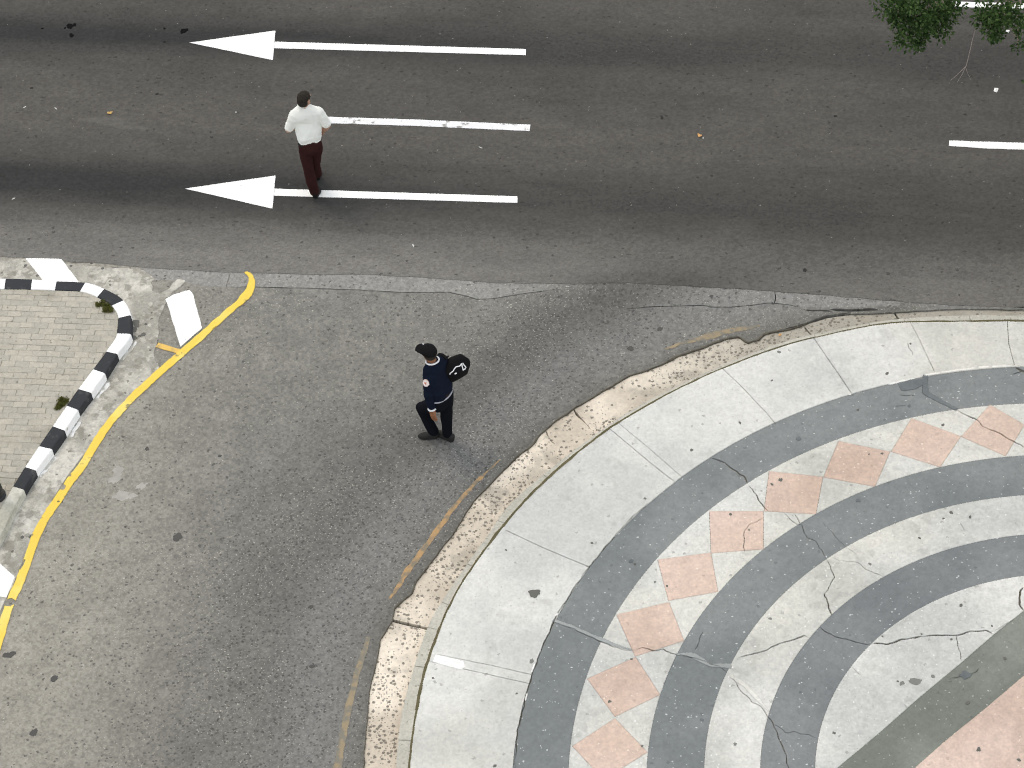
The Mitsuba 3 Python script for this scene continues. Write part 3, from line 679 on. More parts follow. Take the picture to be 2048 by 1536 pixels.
# ------------------------------------------------------------------ island: striped kerb and paver bricks
kerb = struct(obj('kerb', slab(ISL_OUT.buffer(-0.015).difference(ISL_IN.buffer(0.015)).intersection(Polygon([(-12, -6), (-3, -6), (-3, 5), (-12, 5)])), -0.07, ZK - 0.02), 'kerb_raw'))
mat('kerb_raw', proc(lambda p, n, uv: mix((0.40, 0.395, 0.335), (0.60, 0.59, 0.53), smoothstep(0.3, 0.7, fbm(p.x * 4, p.y * 4, p.z * 4, octaves=4))) * (0.84 + 0.32 * noise(p.x * 55, p.y * 55, p.z * 55))), 0.9, 0.2, lambda p, n, uv: fbm(p.x * 22, p.y * 22, p.z * 22), 0.006)
for i, cc in enumerate(KCOL):
    ns = 7
    ts = np.linspace(i + 0.004, i + 1 - 0.004, ns)
    O, I = kerb_at(ts)
    nrm = O - I
    wd = np.linalg.norm(nrm, axis=1, keepdims=True)
    nrm = nrm / wd
    # profile across the kerb: inside foot, inside edge, top, rounded outer edge, battered face, foot
    prof = [(0.0, -0.03, -0.06), (0.0, 0.0, ZK - 0.006), (0.0, 0.006, ZK)]
    rows = [I + nrm * 0.0, I + nrm * 0.0, I + nrm * 0.007]
    zs = [-0.06, ZK - 0.006, ZK]
    for a in (0.0, 30, 60, 90):
        rows.append(O - nrm * (0.022 - 0.022 * math.sin(math.radians(a))))
        zs.append(ZK - 0.022 + 0.022 * math.cos(math.radians(a)))
    rows.append(O + nrm * 0.018)
    zs.append(-0.06)
    Vv = np.array([[[x, y, zs[j] + 0.0015 * math.sin(i * 2.4 + j)] for j, (x, y) in enumerate(np.array([r[k] for r in rows]))] for k in range(ns)])
    if cc == 'r':
        Vv[..., 2] += (meshkit.fbm(Vv * 6, 3) - 0.5) * 0.02 * (Vv[..., 2] > 0)
    nj = len(rows)
    Fc = []
    for k in range(ns - 1):
        for j in range(nj):
            j2 = (j + 1) % nj
            Fc += [[k * nj + j, k * nj + j2, (k + 1) * nj + j2], [k * nj + j, (k + 1) * nj + j2, (k + 1) * nj + j]]
    for k, s in ((0, 1), (ns - 1, -1)):
        for j in range(1, nj - 1):
            Fc.append([k * nj, k * nj + j, k * nj + j + 1][::s])
    mm = trimesh.Trimesh(Vv.reshape(-1, 3), Fc, process=False)
    trimesh.repair.fix_normals(mm)
    obj('kerb_block', mm, {'w': 'kerb_white', 'b': 'kerb_black', 'r': 'kerb_raw'}[cc], 'kerb', smooth=35,
        label={'w': 'white painted kerb block', 'b': 'black painted kerb block', 'r': 'unpainted kerb block'}[cc])

for i, cc in enumerate(KCOL):
    if cc == 'w' and 7 <= i <= 14:
        O, I = kerb_at(np.linspace(i + 0.05, i + 0.97, 6))
        o2 = O + (O - I) / np.linalg.norm(O - I, axis=1, keepdims=True) * 0.045
        obj('paint_spill', slab(ribbon(o2, 0.045, 0.022, i, 0.015, True), 0.004, 0.0122), 'paint_spill', 'kerb')
paint('paint_spill', (0.74, 0.75, 0.75), (0.44, 0.43, 0.39), 0.36, 0.6, 16)

ZI = 0.11
isl = struct(obj('island_pavement', slab(ISL_IN.intersection(Polygon([(-40, -30), (-3, -30), (-3, 5), (-40, 5)])), -0.07, ZI - 0.007), 'bed_sand'), 'pavement of small buff paver bricks inside the striped kerb')
b0 = g(0, 588, ZI)
bd = (g(176, 593.5, ZI) - b0) / np.linalg.norm(g(176, 593.5, ZI) - b0)
bn = np.array([-bd[1], bd[0]])
BL, BH = 27.3 / 155.5, 10.05 / 104.0
inner = ISL_IN.buffer(-0.004)
view = Polygon(gs([(-45, 500), (300, 500), (300, 1100), (-45, 1100)], ZI))
far_bricks = inner.intersection(Polygon([(-40, -30), (-3, -30), (-3, 5), (-40, 5)])).difference(view.buffer(0.10))
obj('far_paving', slab(far_bricks, ZI - 0.02, ZI - 0.0005), 'paver_0', 'island_pavement')
# the two weeds grow where bricks are missing
WEED = [gs([(190, 604), (197, 606), (208, 603), (219, 610), (224, 616), (226, 624), (216, 627), (206, 624), (206, 614), (192, 613)], ZI), gs([(121, 795), (140, 797), (134, 806), (124, 816), (112, 820), (113, 808)], ZI)]
WEEDP = [Polygon(w).buffer(0) for w in WEED]
nb = 0
for r in range(-3, 60):
    off = (0.5 if r % 2 else 0.0) + rng.uniform(-0.08, 0.08)
    for c in range(-8, 14):
        x0, y0 = (c + off) * BL, -r * BH
        gp_ = [float(rng.choice([0.0004, 0.0008, 0.0014, 0.0030, 0.0042], p=[0.3, 0.27, 0.2, 0.13, 0.1])) for _ in range(4)]
        rect = np.array([[x0 + gp_[0], y0 + gp_[1]], [x0 + BL - gp_[2], y0 + gp_[1]], [x0 + BL - gp_[2], y0 + BH - gp_[3]], [x0 + gp_[0], y0 + BH - gp_[3]]])
        a = rng.normal(0, 0.006)
        cen = rect.mean(0)
        R = np.array([[math.cos(a), -math.sin(a)], [math.sin(a), math.cos(a)]])
        rect = (rect - cen) @ R.T + cen
        q = Polygon(b0 + rect[:, :1] * bd + rect[:, 1:] * bn)
        if not q.intersects(view):
            continue
        q = q.intersection(inner)
        if any(w.intersects(q) for w in WEEDP):
            q = q.difference(unary_union(WEEDP))
        for part in polys(q):
            if part.area < 0.0015:
                continue
            z = ZI + rng.uniform(-0.0025, 0.0025)
            co = np.array(shapely.geometry.polygon.orient(part).exterior.coords)[:-1]
            ins = part.buffer(-0.004)
            if len(co) == 4 and ins.geom_type == 'Polygon' and not ins.is_empty:
                ce = co.mean(0)
                tl = rng.normal(0, 0.012, 2)
                inn = ce + (co - ce) * (1 - 0.004 / np.maximum(np.abs(co - ce).max(0), 0.01))
                top = np.c_[inn, z + (inn - ce) @ tl]
                mid = np.c_[co, z - 0.003 + (co - ce) @ tl]
                bot = np.c_[co, np.full(4, ZI - 0.02)]
                vv = np.vstack([bot, mid, top])
                ff = []
                for lv in (0, 4):
                    for j in range(4):
                        j2 = (j + 1) % 4
                        ff += [[lv + j, lv + j2, lv + 4 + j2], [lv + j, lv + 4 + j2, lv + 4 + j]]
                ff += [[8, 9, 10], [8, 10, 11]]
                me = (vv, np.array(ff))
            else:
                me = slab(part, ZI - 0.02, z)
            obj('paver_brick', me, f'paver_{rng.integers(0, 3)}', 'island_pavement')
            nb += 1

# ------------------------------------------------------------------ painted markings


def marking(name, shape, m, z, label, cat='road marking', group=None):
    k = obj(name, slab(shape, z - 0.004, z + 0.0035), m)
    return tag(k, label, cat, group)


def quad(pts, amp=0.004, seed=0, z=0.0):
    p = gs(list(pts) + [pts[0]], z)
    return Polygon(jagged(p, amp, 0.02, seed, 10)).buffer(0)


for (head, shaft, label, sd) in [
        ([(379, 86), (551, 62), (546, 121)], [(545, 84), (1052, 99), (1052, 111), (545, 97)], 'white painted arrow with slim shaft, the upper one near the top edge of the photo', 1),
        ([(370, 378), (551, 352), (545, 418)], [(545, 378), (1035, 393.5), (1035, 406.5), (545, 392)], 'white painted arrow whose shaft runs behind the feet of the man in the white shirt', 2)]:
    k = numbered('road_arrow')
    obj('arrow_head', slab(quad(head, 0.003, sd), 0.002, 0.009), 'paint_white', k)
    obj('shaft', slab(quad(shaft, 0.0025, sd + 5).difference(quad(head, 0.003, sd).buffer(0.003)), 0.002, 0.009), 'paint_white', k)
    tag(k, label, 'road marking', 'white lane arrows')
dd = g(1060, 256) - g(600, 240)
dd /= np.linalg.norm(dd)
L0 = g(652, 240.5)
marking('lane_line', ribbon([g(600, 239) , g(828, 246), g(1060, 256.5)], 14 / 112.0, 0.003, 4, 0.02), 'paint_white_old', 0.005, 'white lane dash that starts behind the man in the white shirt')
marking('lane_line', ribbon([g(1898, 287), g(1975, 291), g(2200, 298)], [0.105, 0.13, 0.13], 0.005, 6, 0.02), 'paint_white', 0.005, 'white lane dash with a worn end, at the right edge of the photo')
marking('lane_line', ribbon([g(1905, 9), g(2048, 13), g(2300, 22)], 0.115, 0.004, 8, 0.02), 'paint_white', 0.005, 'white lane dash seen through the leaves of the tree')

YL = [(-40, 1385), (-20, 1330), (0, 1273), (6.5, 1247), (23, 1201), (36, 1172), (54, 1127), (67, 1088), (88, 1042), (114, 1003), (140, 964), (163, 935), (189, 892), (213, 855), (246, 816), (287, 775), (323, 742.5), (364, 707), (405, 671), (435, 644), (465, 617), (488, 597), (501, 578), (504, 562), (500, 551), (491, 545)]
yp = smooth_line(gs(YL), 120)
yw = [0.105] * 100 + [0.10] * 10 + [0.11, 0.12, 0.12, 0.11, 0.10, 0.09, 0.08, 0.06, 0.05, 0.03]
ysh = ribbon(yp, np.array(yw), 0.012, 5, 0.02)
ysh = ysh.difference(unary_union([blob(g(124, 975), 0.05, 3), blob(g(20, 1206), 0.055, 6, ax=1.3), blob(g(117, 1004), 0.018, 2), blob(g(140, 952), 0.02, 8), ribbon(gs([(40, 1140), (46, 1130), (50, 1120)]), 0.02, 0.008, 3, 0.01), ribbon(gs([(424, 660), (432, 654)]), 0.01)]))
marking('edge_line', ysh, 'paint_yellow', 0.0095, 'long yellow painted line curving along the striped kerb')
marking('edge_line', ribbon(jagged(gs([(314, 691), (335, 697), (358, 704)]), 0.006, 0.02, 4), 0.075, 0.012, 3, 0.015), 'paint_yellow_pale', 0.0095, 'short pale yellow stub branching from the long yellow line')
G_BAR = 'white bars round the island'
marking('white_bar', quad([(51, 517.5), (123, 519), (156, 563), (163, 576), (98, 575), (86, 562)], 0.004, 3), 'paint_white', 0.0095, 'white painted bar above the kerb, meeting the striped blocks', group=G_BAR)
marking('white_bar', quad([(331, 600), (347, 590), (379, 581.5), (386, 588), (404, 657), (361, 695), (336, 612)], 0.006, 7), 'paint_white', 0.0098, 'white painted bar ending at the yellow line beside its short stub', group=G_BAR)
marking('white_bar', quad([(-60, 1085), (0, 1128), (29.5, 1155), (13, 1196), (0, 1194), (-70, 1180)], 0.005, 9), 'paint_white', 0.0095, 'white painted bar cut by the left edge of the photo', group=G_BAR)
OL = [(664, 1600), (675, 1536), (684, 1481), (698, 1412), (715, 1342), (738, 1275)]
marking('faded_line', ribbon(gs(OL), [0.07, 0.08, 0.08, 0.075, 0.07, 0.05], 0.014, 3, 0.015), 'paint_orange_faint', 0.0, 'faded ochre line along the gutter, the lower stretch')
OL2 = [(780, 1198), (795, 1174.5), (816, 1140), (851, 1094), (883, 1049), (914, 1007), (950, 966), (1000, 920)]
marking('faded_line', ribbon(gs(OL2), [0.03, 0.06, 0.072, 0.068, 0.062, 0.055, 0.04, 0.02], 0.016, 8, 0.015), 'paint_orange', 0.0, 'worn orange line along the gutter beside the standing man')
OL3 = [(1330, 697), (1370, 685), (1415, 673), (1460, 662), (1520, 651)]
marking('faded_line', ribbon(jagged(gs(OL3), 0.02, 0.03, 2), [0.03, 0.06, 0.10, 0.07, 0.04], 0.02, 5, 0.015), 'paint_orange_faint', 0.0, 'patchy remains of an ochre line above the gutter bend')

# ------------------------------------------------------------------ bodies


def hullchain(spheres):
    """Hull of the spheres (centre, radius)."""
    ms = [m3.Manifold.sphere(r, 20).translate(tuple(map(float, c))) for c, r in spheres]
    return m3.Manifold.batch_hull(ms)


def skin(parts, edge=0.014, it=14):
    u = m3.Manifold.batch_boolean(parts, m3.OpType.Add)
    u = u.refine_to_length(edge)
    ms = u.to_mesh()
    t = trimesh.Trimesh(np.array(ms.vert_properties[:, :3]), np.array(ms.tri_verts), process=True)
    v0 = np.array(t.vertices)
    trimesh.smoothing.filter_taubin(t, lamb=0.5, nu=0.51, iterations=it)
    d = np.array(t.vertices) - v0
    d = np.where(np.isfinite(d), d, 0)
    ln = np.linalg.norm(d, axis=1, keepdims=True)
    t.vertices = v0 + d * np.minimum(1, edge / np.maximum(ln, 1e-9))
    return t


def ell(c, r, R=None):
    m = m3.Manifold.sphere(1.0, 28).scale(tuple(map(float, r)))
    if R is not None:
        M = np.zeros((3, 4))
        M[:, :3] = R
        m = m.transform(M)
    return m.translate(tuple(map(float, c)))


def basis(fwd, up=(0, 0, 1)):
    f = np.asarray(fwd, float)
    f /= np.linalg.norm(f)
    r = np.cross(f, up)
    r /= np.linalg.norm(r)
    return np.c_[r, f, np.cross(r, f)]     # columns: right, forward, up


def joint(px, py, z):
    return np.array([*g(px, py, z), z])


def head_parts(c, B, s=1.0):
    """A head around its centre c, facing B[:,1]: skull, face, jaw, nose, ears, brow."""
    P = lambda x, y, z: c + B @ np.array([x, y, z]) * s
    return [ell(P(0, -0.012, 0.03), np.array([0.075, 0.094, 0.085]) * s, B), ell(P(0, 0.022, -0.035), np.array([0.060, 0.070, 0.080]) * s, B),
            hullchain([(P(-0.03, 0.05, -0.088), 0.026 * s), (P(0.03, 0.05, -0.088), 0.026 * s), (P(0, 0.072, -0.098), 0.02 * s), (P(-0.045, 0, -0.06), 0.02 * s), (P(0.045, 0, -0.06), 0.02 * s)]),
            hullchain([(P(0, 0.090, 0.012), 0.010 * s), (P(0, 0.108, -0.030), 0.013 * s), (P(0.014, 0.092, -0.034), 0.009 * s), (P(-0.014, 0.092, -0.034), 0.009 * s)]),
            hullchain([(P(-0.04, 0.078, 0.028), 0.012 * s), (P(0.04, 0.078, 0.028), 0.012 * s)]),
            hullchain([(P(-0.018, 0.084, -0.066), 0.008 * s), (P(0.018, 0.084, -0.066), 0.008 * s), (P(0, 0.09, -0.062), 0.009 * s)]),
            ell(P(-0.078, -0.008, -0.012), np.array([0.012, 0.022, 0.034]) * s, B), ell(P(0.078, -0.008, -0.012), np.array([0.012, 0.022, 0.034]) * s, B)]


def hand_parts(w, d, palm_n, side, curl=0.5, s=1.0):
    """Wrist w, pointing d, back of the hand towards palm_n, thumb on the side (+1/-1 along d x n)."""
    d = np.asarray(d, float) / np.linalg.norm(d)
    n = np.asarray(palm_n, float)
    n = n - d * (n @ d)
    n /= np.linalg.norm(n)
    t = np.cross(d, n) * side
    P = lambda a, b, c: w + (d * a + t * b + n * c) * s
    out = [hullchain([(P(0.0, 0, 0), 0.026 * s), (P(0.03, 0.022, 0), 0.018 * s), (P(0.03, -0.022, 0), 0.017 * s), (P(0.088, 0.030, 0), 0.013 * s), (P(0.082, -0.030, 0), 0.012 * s)])]
    for b, L in ((0.032, 0.072), (0.011, 0.080), (-0.011, 0.074), (-0.031, 0.058)):
        p0, p = P(0.082, b, 0), None
        ang, pts = 0.15 * curl, [P(0.082, b, 0.0)]
        for k, f in enumerate((0.45, 0.32, 0.23)):
            ang += curl * (0.5 if k == 0 else 0.65)
            pts.append(pts[-1] + (d * math.cos(ang) - n * math.sin(ang)) * L * f * s)
        for k in range(3):
            out.append(hullchain([(pts[k], (0.0100 - 0.0008 * k) * s), (pts[k + 1], (0.0092 - 0.0008 * k) * s)]))
    a, b_, c_ = P(0.022, 0.022, -0.008), P(0.055, 0.052, -0.016), P(0.085, 0.056, -0.028)
    out += [hullchain([(a, 0.016 * s), (b_, 0.012 * s)]), hullchain([(b_, 0.012 * s), (c_, 0.009 * s)])]
    return out


def shoe(heel, d, ln=0.27, pitch=0.0, up=np.array([0, 0, 1.0])):
    d = np.asarray(d, float) / np.linalg.norm(d)
    s = np.cross(d, up)
    s /= np.linalg.norm(s)
    dd = d * math.cos(pitch) - up * math.sin(pitch)
    uu = up * math.cos(pitch) + d * math.sin(pitch)
    P = lambda a, b, c: heel + dd * a + s * b + uu * c
    k = ln / 0.27
    return [hullchain([(P(0.035, 0, 0.035), 0.036), (P(0.03, 0, 0.085), 0.040), (P(0.10 * k, 0, 0.060), 0.040)]),
            hullchain([(P(0.10 * k, 0, 0.055), 0.040), (P(0.035, 0, 0.035), 0.036), (P(0.185 * k, 0.012, 0.032), 0.036), (P(0.185 * k, -0.012, 0.030), 0.034), (P(0.238 * k, 0.0, 0.026), 0.026)]),
            hullchain([(P(0.03, 0.02, 0.012), 0.012), (P(0.03, -0.02, 0.012), 0.012), (P(0.18 * k, 0.036, 0.012), 0.012), (P(0.18 * k, -0.036, 0.012), 0.012), (P(0.25 * k, 0.0, 0.012), 0.014), (P(0.22 * k, 0.028, 0.012), 0.012), (P(0.22 * k, -0.028, 0.012), 0.012)])]


def wrinkle(t, amp, freq, seed, dirs=(1, 1, 1)):
    v = np.array(t.vertices)
    n = np.array(t.vertex_normals)
    f = (meshkit.fbm(v * np.array(dirs) * freq + seed, 3, seed) - 0.5) * 2
    f2 = 1 - np.abs(meshkit.noise(v * np.array(dirs) * freq * 0.7 + seed * 3, seed + 2) * 2 - 1) * 2
    t.vertices = v + n * ((f * 0.6 + f2 * 0.4) * amp)[:, None]
    return t


def cloth(key, c, rough=0.9, var=0.25, f=30):
    return mat(key, proc(lambda p, n, uv: col(c) * (1 - var / 2 + var * (fbm(p.x * f, p.y * f, p.z * f) * 0.6 + noise(p.x * 200, p.y * 200, p.z * 200) * 0.4))), rough, 0.05)


cloth('shirt_cloth', (0.80, 0.815, 0.775), var=0.06)
cloth('maroon_cloth', (0.034, 0.0135, 0.0125))
cloth('navy_cloth', (0.0065, 0.010, 0.021), 0.8)
cloth('black_cloth', (0.006, 0.007, 0.010), 0.9)
cloth('bag_cloth', (0.0085, 0.0085, 0.0095), 0.7)
mat('shoe_black', (0.010, 0.010, 0.010), 0.6, 0.2)
mat('shoe_grey', (0.024, 0.0245, 0.023), 0.7, 0.15)
mat('trim_white', (0.72, 0.73, 0.75), 0.8, 0.2)
mat('trim_grey', (0.36, 0.37, 0.41), 0.8, 0.2)
mat('eye_dark', (0.02, 0.015, 0.012), 0.2, 0.5)


def skinmat(key, c):
    return mat(key, proc(lambda p, n, uv: col(c) * (0.86 + 0.28 * fbm(p.x * 25, p.y * 25, p.z * 25))), 0.55, 0.35)


skinmat('skin_light', (0.42, 0.25, 0.175))
skinmat('skin_brown', (0.225, 0.10, 0.05))
mat('hair_dark', proc(lambda p, n, uv: mix((0.014, 0.012, 0.010), (0.045, 0.039, 0.032), noise(p.x * 140, p.y * 140, p.z * 60))), 0.7, 0.08)


def person_base(label):
    k = numbered('person')
    _count[k] = 1
    return k


def capped(parts, keep=None):
    return parts


# ---- the man in the white shirt, walking away, seen from behind
def build_walker():
    key = numbered('person')
    fwd = np.array([0.10, 0.99, 0])
    fwd /= np.linalg.norm(fwd)
    rt = np.array([fwd[1], -fwd[0], 0])
    hd = joint(608.5, 197.5, 1.625)
    neck = joint(607.0, 213.0, 1.47)
    chest = joint(613.0, 238.0, 1.25)
    waist = joint(619.0, 275.0, 1.00)
    pel = joint(620.5, 289.0, 0.90)
    ls, rs = joint(589.0, 229.5, 1.385), joint(636.5, 224.0, 1.385)
    le, re = joint(577.0, 259.5, 1.13), joint(655.0, 251.5, 1.13)
    lw = le + np.array([0.13, 0.185, -0.07])
    rw = joint(645.0, 263.0, 0.97)
    rw_ = rt
    rt2 = rt * 0.93 + fwd * 0.36
    rt2 /= np.linalg.norm(rt2)
    lh, rh = pel - rt2 * 0.075 - [0, 0, 0.04], pel + rt2 * 0.075 - [0, 0, 0.04]
    lk, rk = joint(617.5, 341.0, 0.49), joint(630.0, 328.0, 0.49)
    la, ra = joint(629.5, 385.0, 0.10), joint(634.5, 349.0, 0.085)
    Bh = basis(fwd * 0.86 + rt * 0.50 + [0, 0, -0.10])
    # body: one continuous figure
    body = head_parts(hd, Bh, 0.93)
    body += [hullchain([(hd + [0, -0.01, -0.06], 0.05), (neck, 0.055)]), hullchain([(neck, 0.055), (chest + [0, 0, 0.06], 0.09), (ls + rt * 0.04, 0.045), (rs - rt * 0.04, 0.045)]),
             hullchain([(chest - rt * 0.07, 0.085), (chest + rt * 0.07, 0.085), (waist - rt * 0.06, 0.07), (waist + rt * 0.06, 0.07)]), hullchain([(waist, 0.085), (lh, 0.075), (rh, 0.075)])]
    for s_, e_, w_, n_, sd in ((ls, le, lw, np.array([-1.0, -0.2, 0.2]), 1), (rs, re, rw, np.array([0.5, -0.4, 0.8]), -1)):
        body += [hullchain([(s_, 0.048), (e_, 0.040)]), hullchain([(e_, 0.041), (e_ * 0.6 + w_ * 0.4, 0.039), (w_, 0.027)])]
        dd_ = (w_ - e_) / np.linalg.norm(w_ - e_)
        body += hand_parts(w_, dd_ + fwd * 0.2, n_, sd, 0.9, 0.98)
    for h_, k_, a_ in ((lh, lk, la), (rh, rk, ra)):
        body += [hullchain([(h_, 0.075), (k_, 0.05)]), hullchain([(k_, 0.05), (a_ * 0.3 + k_ * 0.7 - fwd * 0.012, 0.05), (a_, 0.036)]), hullchain([(a_, 0.036), (a_ + fwd * 0.09 - [0, 0, 0.045], 0.03)])]
    b = skin(body, 0.0085, 8)
    scene[key] = ply(b, 'skin_light', smooth=True)
    # shirt: torso, collar, short sleeves to the elbow, hem gathered at the belt
    sh = [hullchain([(neck - [0, 0, 0.015], 0.062), (ls, 0.062), (rs, 0.062), (chest + [0, 0, 0.05], 0.11)]),
          hullchain([(ls + [0, 0, -0.02] - rt * -0.035, 0.065), (rs + [0, 0, -0.02] - rt * 0.035, 0.065), (chest - rt * 0.095, 0.088), (chest + rt * 0.095, 0.088)]),
          hullchain([(chest - rt * 0.095, 0.09), (chest + rt * 0.095, 0.09), (waist - rt2 * 0.058 + [0, 0, 0.03], 0.094), (waist + rt2 * 0.058 + [0, 0, 0.03], 0.098)]),
          hullchain([(waist - rt2 * 0.058 + [0, 0, 0.03], 0.099), (waist + rt2 * 0.058 + [0, 0, 0.03], 0.099), (waist - rt2 * 0.058 - [0, 0, 0.02], 0.092), (waist + rt2 * 0.058 - [0, 0, 0.02], 0.092)])]
    for s_, e_ in ((ls, le), (rs, re)):
        q = s_ + (e_ - s_) * 0.84
        sh += [hullchain([(s_, 0.064), (s_ * 0.5 + e_ * 0.5, 0.062)]), hullchain([(s_ * 0.5 + e_ * 0.5, 0.062), (q, 0.060)])]
    t = wrinkle(wrinkle(skin(sh, 0.009, 7), 0.012, 8, 3, (1, 1, 1.8)), 0.006, 22, 6, (1.4, 1, 0.8))
    obj('shirt', t, 'shirt_cloth', key, smooth=True, label='white short-sleeved shirt')
    a = np.linspace(0, 2 * np.pi, 26)
    ctr = neck + [0, -0.005, 0.028]
    obj('collar', skin([hullchain([(ctr + rt * 0.062 * math.cos(x) + fwd * 0.060 * math.sin(x) + [0, 0, 0.012 * -math.sin(x)], 0.014), (ctr + rt * 0.062 * math.cos(y) + fwd * 0.060 * math.sin(y) + [0, 0, 0.012 * -math.sin(y)], 0.014)]) for x, y in zip(a[:-1], a[1:])], 0.012, 4), 'shirt_cloth', key, smooth=True)
    # trousers
    tr = [hullchain([(waist - rt2 * 0.058 - [0, 0, 0.035], 0.085), (waist + rt2 * 0.058 - [0, 0, 0.035], 0.085), (waist - [0, 0, 0.03] - fwd * 0.004, 0.094), (pel - rt2 * 0.062, 0.088), (pel + rt2 * 0.062, 0.088)]),
          hullchain([(pel - rt2 * 0.062, 0.09), (pel + rt2 * 0.062, 0.09), (lh - [0, 0, 0.05], 0.082), (rh - [0, 0, 0.05], 0.082), (pel - fwd * 0.04 - [0, 0, 0.03], 0.085)])]
    for h_, k_, a_, sd in ((lh, lk, la, 0), (rh, rk, ra, 1)):
        tr += [hullchain([(h_ - [0, 0, 0.03], 0.084), (k_, 0.066)]), hullchain([(k_, 0.066), (k_ * 0.6 + a_ * 0.4 - fwd * 0.01, 0.066)]), hullchain([(k_ * 0.6 + a_ * 0.4 - fwd * 0.01, 0.066), (a_ + [0, 0, 0.02], 0.064)])]
    obj('trousers', wrinkle(skin(tr, 0.012, 9), 0.011, 10, 5, (1, 1, 0.7)), 'maroon_cloth', key, smooth=True, label='dark maroon trousers')
    bl = [hullchain([(waist + rt2 * 0.145 * math.cos(x) + fwd * 0.095 * math.sin(x) - [0, 0, 0.055], 0.014), (waist + rt2 * 0.145 * math.cos(y) + fwd * 0.095 * math.sin(y) - [0, 0, 0.055], 0.014)]) for x, y in zip(a[:-1], a[1:])]
    obj('belt', skin(bl, 0.015, 3), 'shoe_black', key, smooth=True)
    for a_, pt in ((la, 0.30), (ra, 0.0)):
        heel = np.array([a_[0], a_[1], 0.0]) - fwd * 0.05
        if pt:
            heel = heel + [0, 0, 0.035] - fwd * 0.02
        obj('shoe', skin(shoe(heel + [0, 0, 0.006], fwd + rt * (0.12 if pt else -0.05), 0.265, pt * 0.6), 0.012, 5), 'shoe_black', key, smooth=True)
    # hair: cap of the skull, cropped, trimmed off the face
    P = lambda x, y, z: hd + Bh @ np.array([x, y, z])
    hr = ell(P(0, -0.014, 0.030), (0.0765, 0.095, 0.087), Bh) + ell(P(0, -0.034, -0.022), (0.071, 0.071, 0.082), Bh)
    cutb = m3.Manifold.cube((0.4, 0.2, 0.4), True)
    M = np.zeros((3, 4))
    M[:, :3] = Bh @ np.array([[1, 0, 0], [0, math.cos(-0.75), -math.sin(-0.75)], [0, math.sin(-0.75), math.cos(-0.75)]])
    hr = hr - cutb.transform(M).translate(tuple(P(0, 0.175, 0)))
    M2 = np.zeros((3, 4))
    M2[:, :3] = Bh
    hr = hr - m3.Manifold.cube((0.4, 0.4, 0.1), True).transform(M2).translate(tuple(P(0, 0, -0.128)))
    obj('hair', wrinkle(skin([hr], 0.009, 5), 0.004, 45, 2), 'hair_dark', key, smooth=True, label='short dark hair')
    for s in (-1, 1):
        obj('eye', trimesh.Trimesh(*[np.array(x) for x in (lambda q: (q.vert_properties[:, :3], q.tri_verts))(ell(P(s * 0.031, 0.082, 0.008), (0.012, 0.008, 0.007), Bh).to_mesh())]), 'eye_dark', key, smooth=True)
    tag(key, 'man in white short-sleeved shirt and dark maroon trousers walking away across the lanes', 'person')
    return key


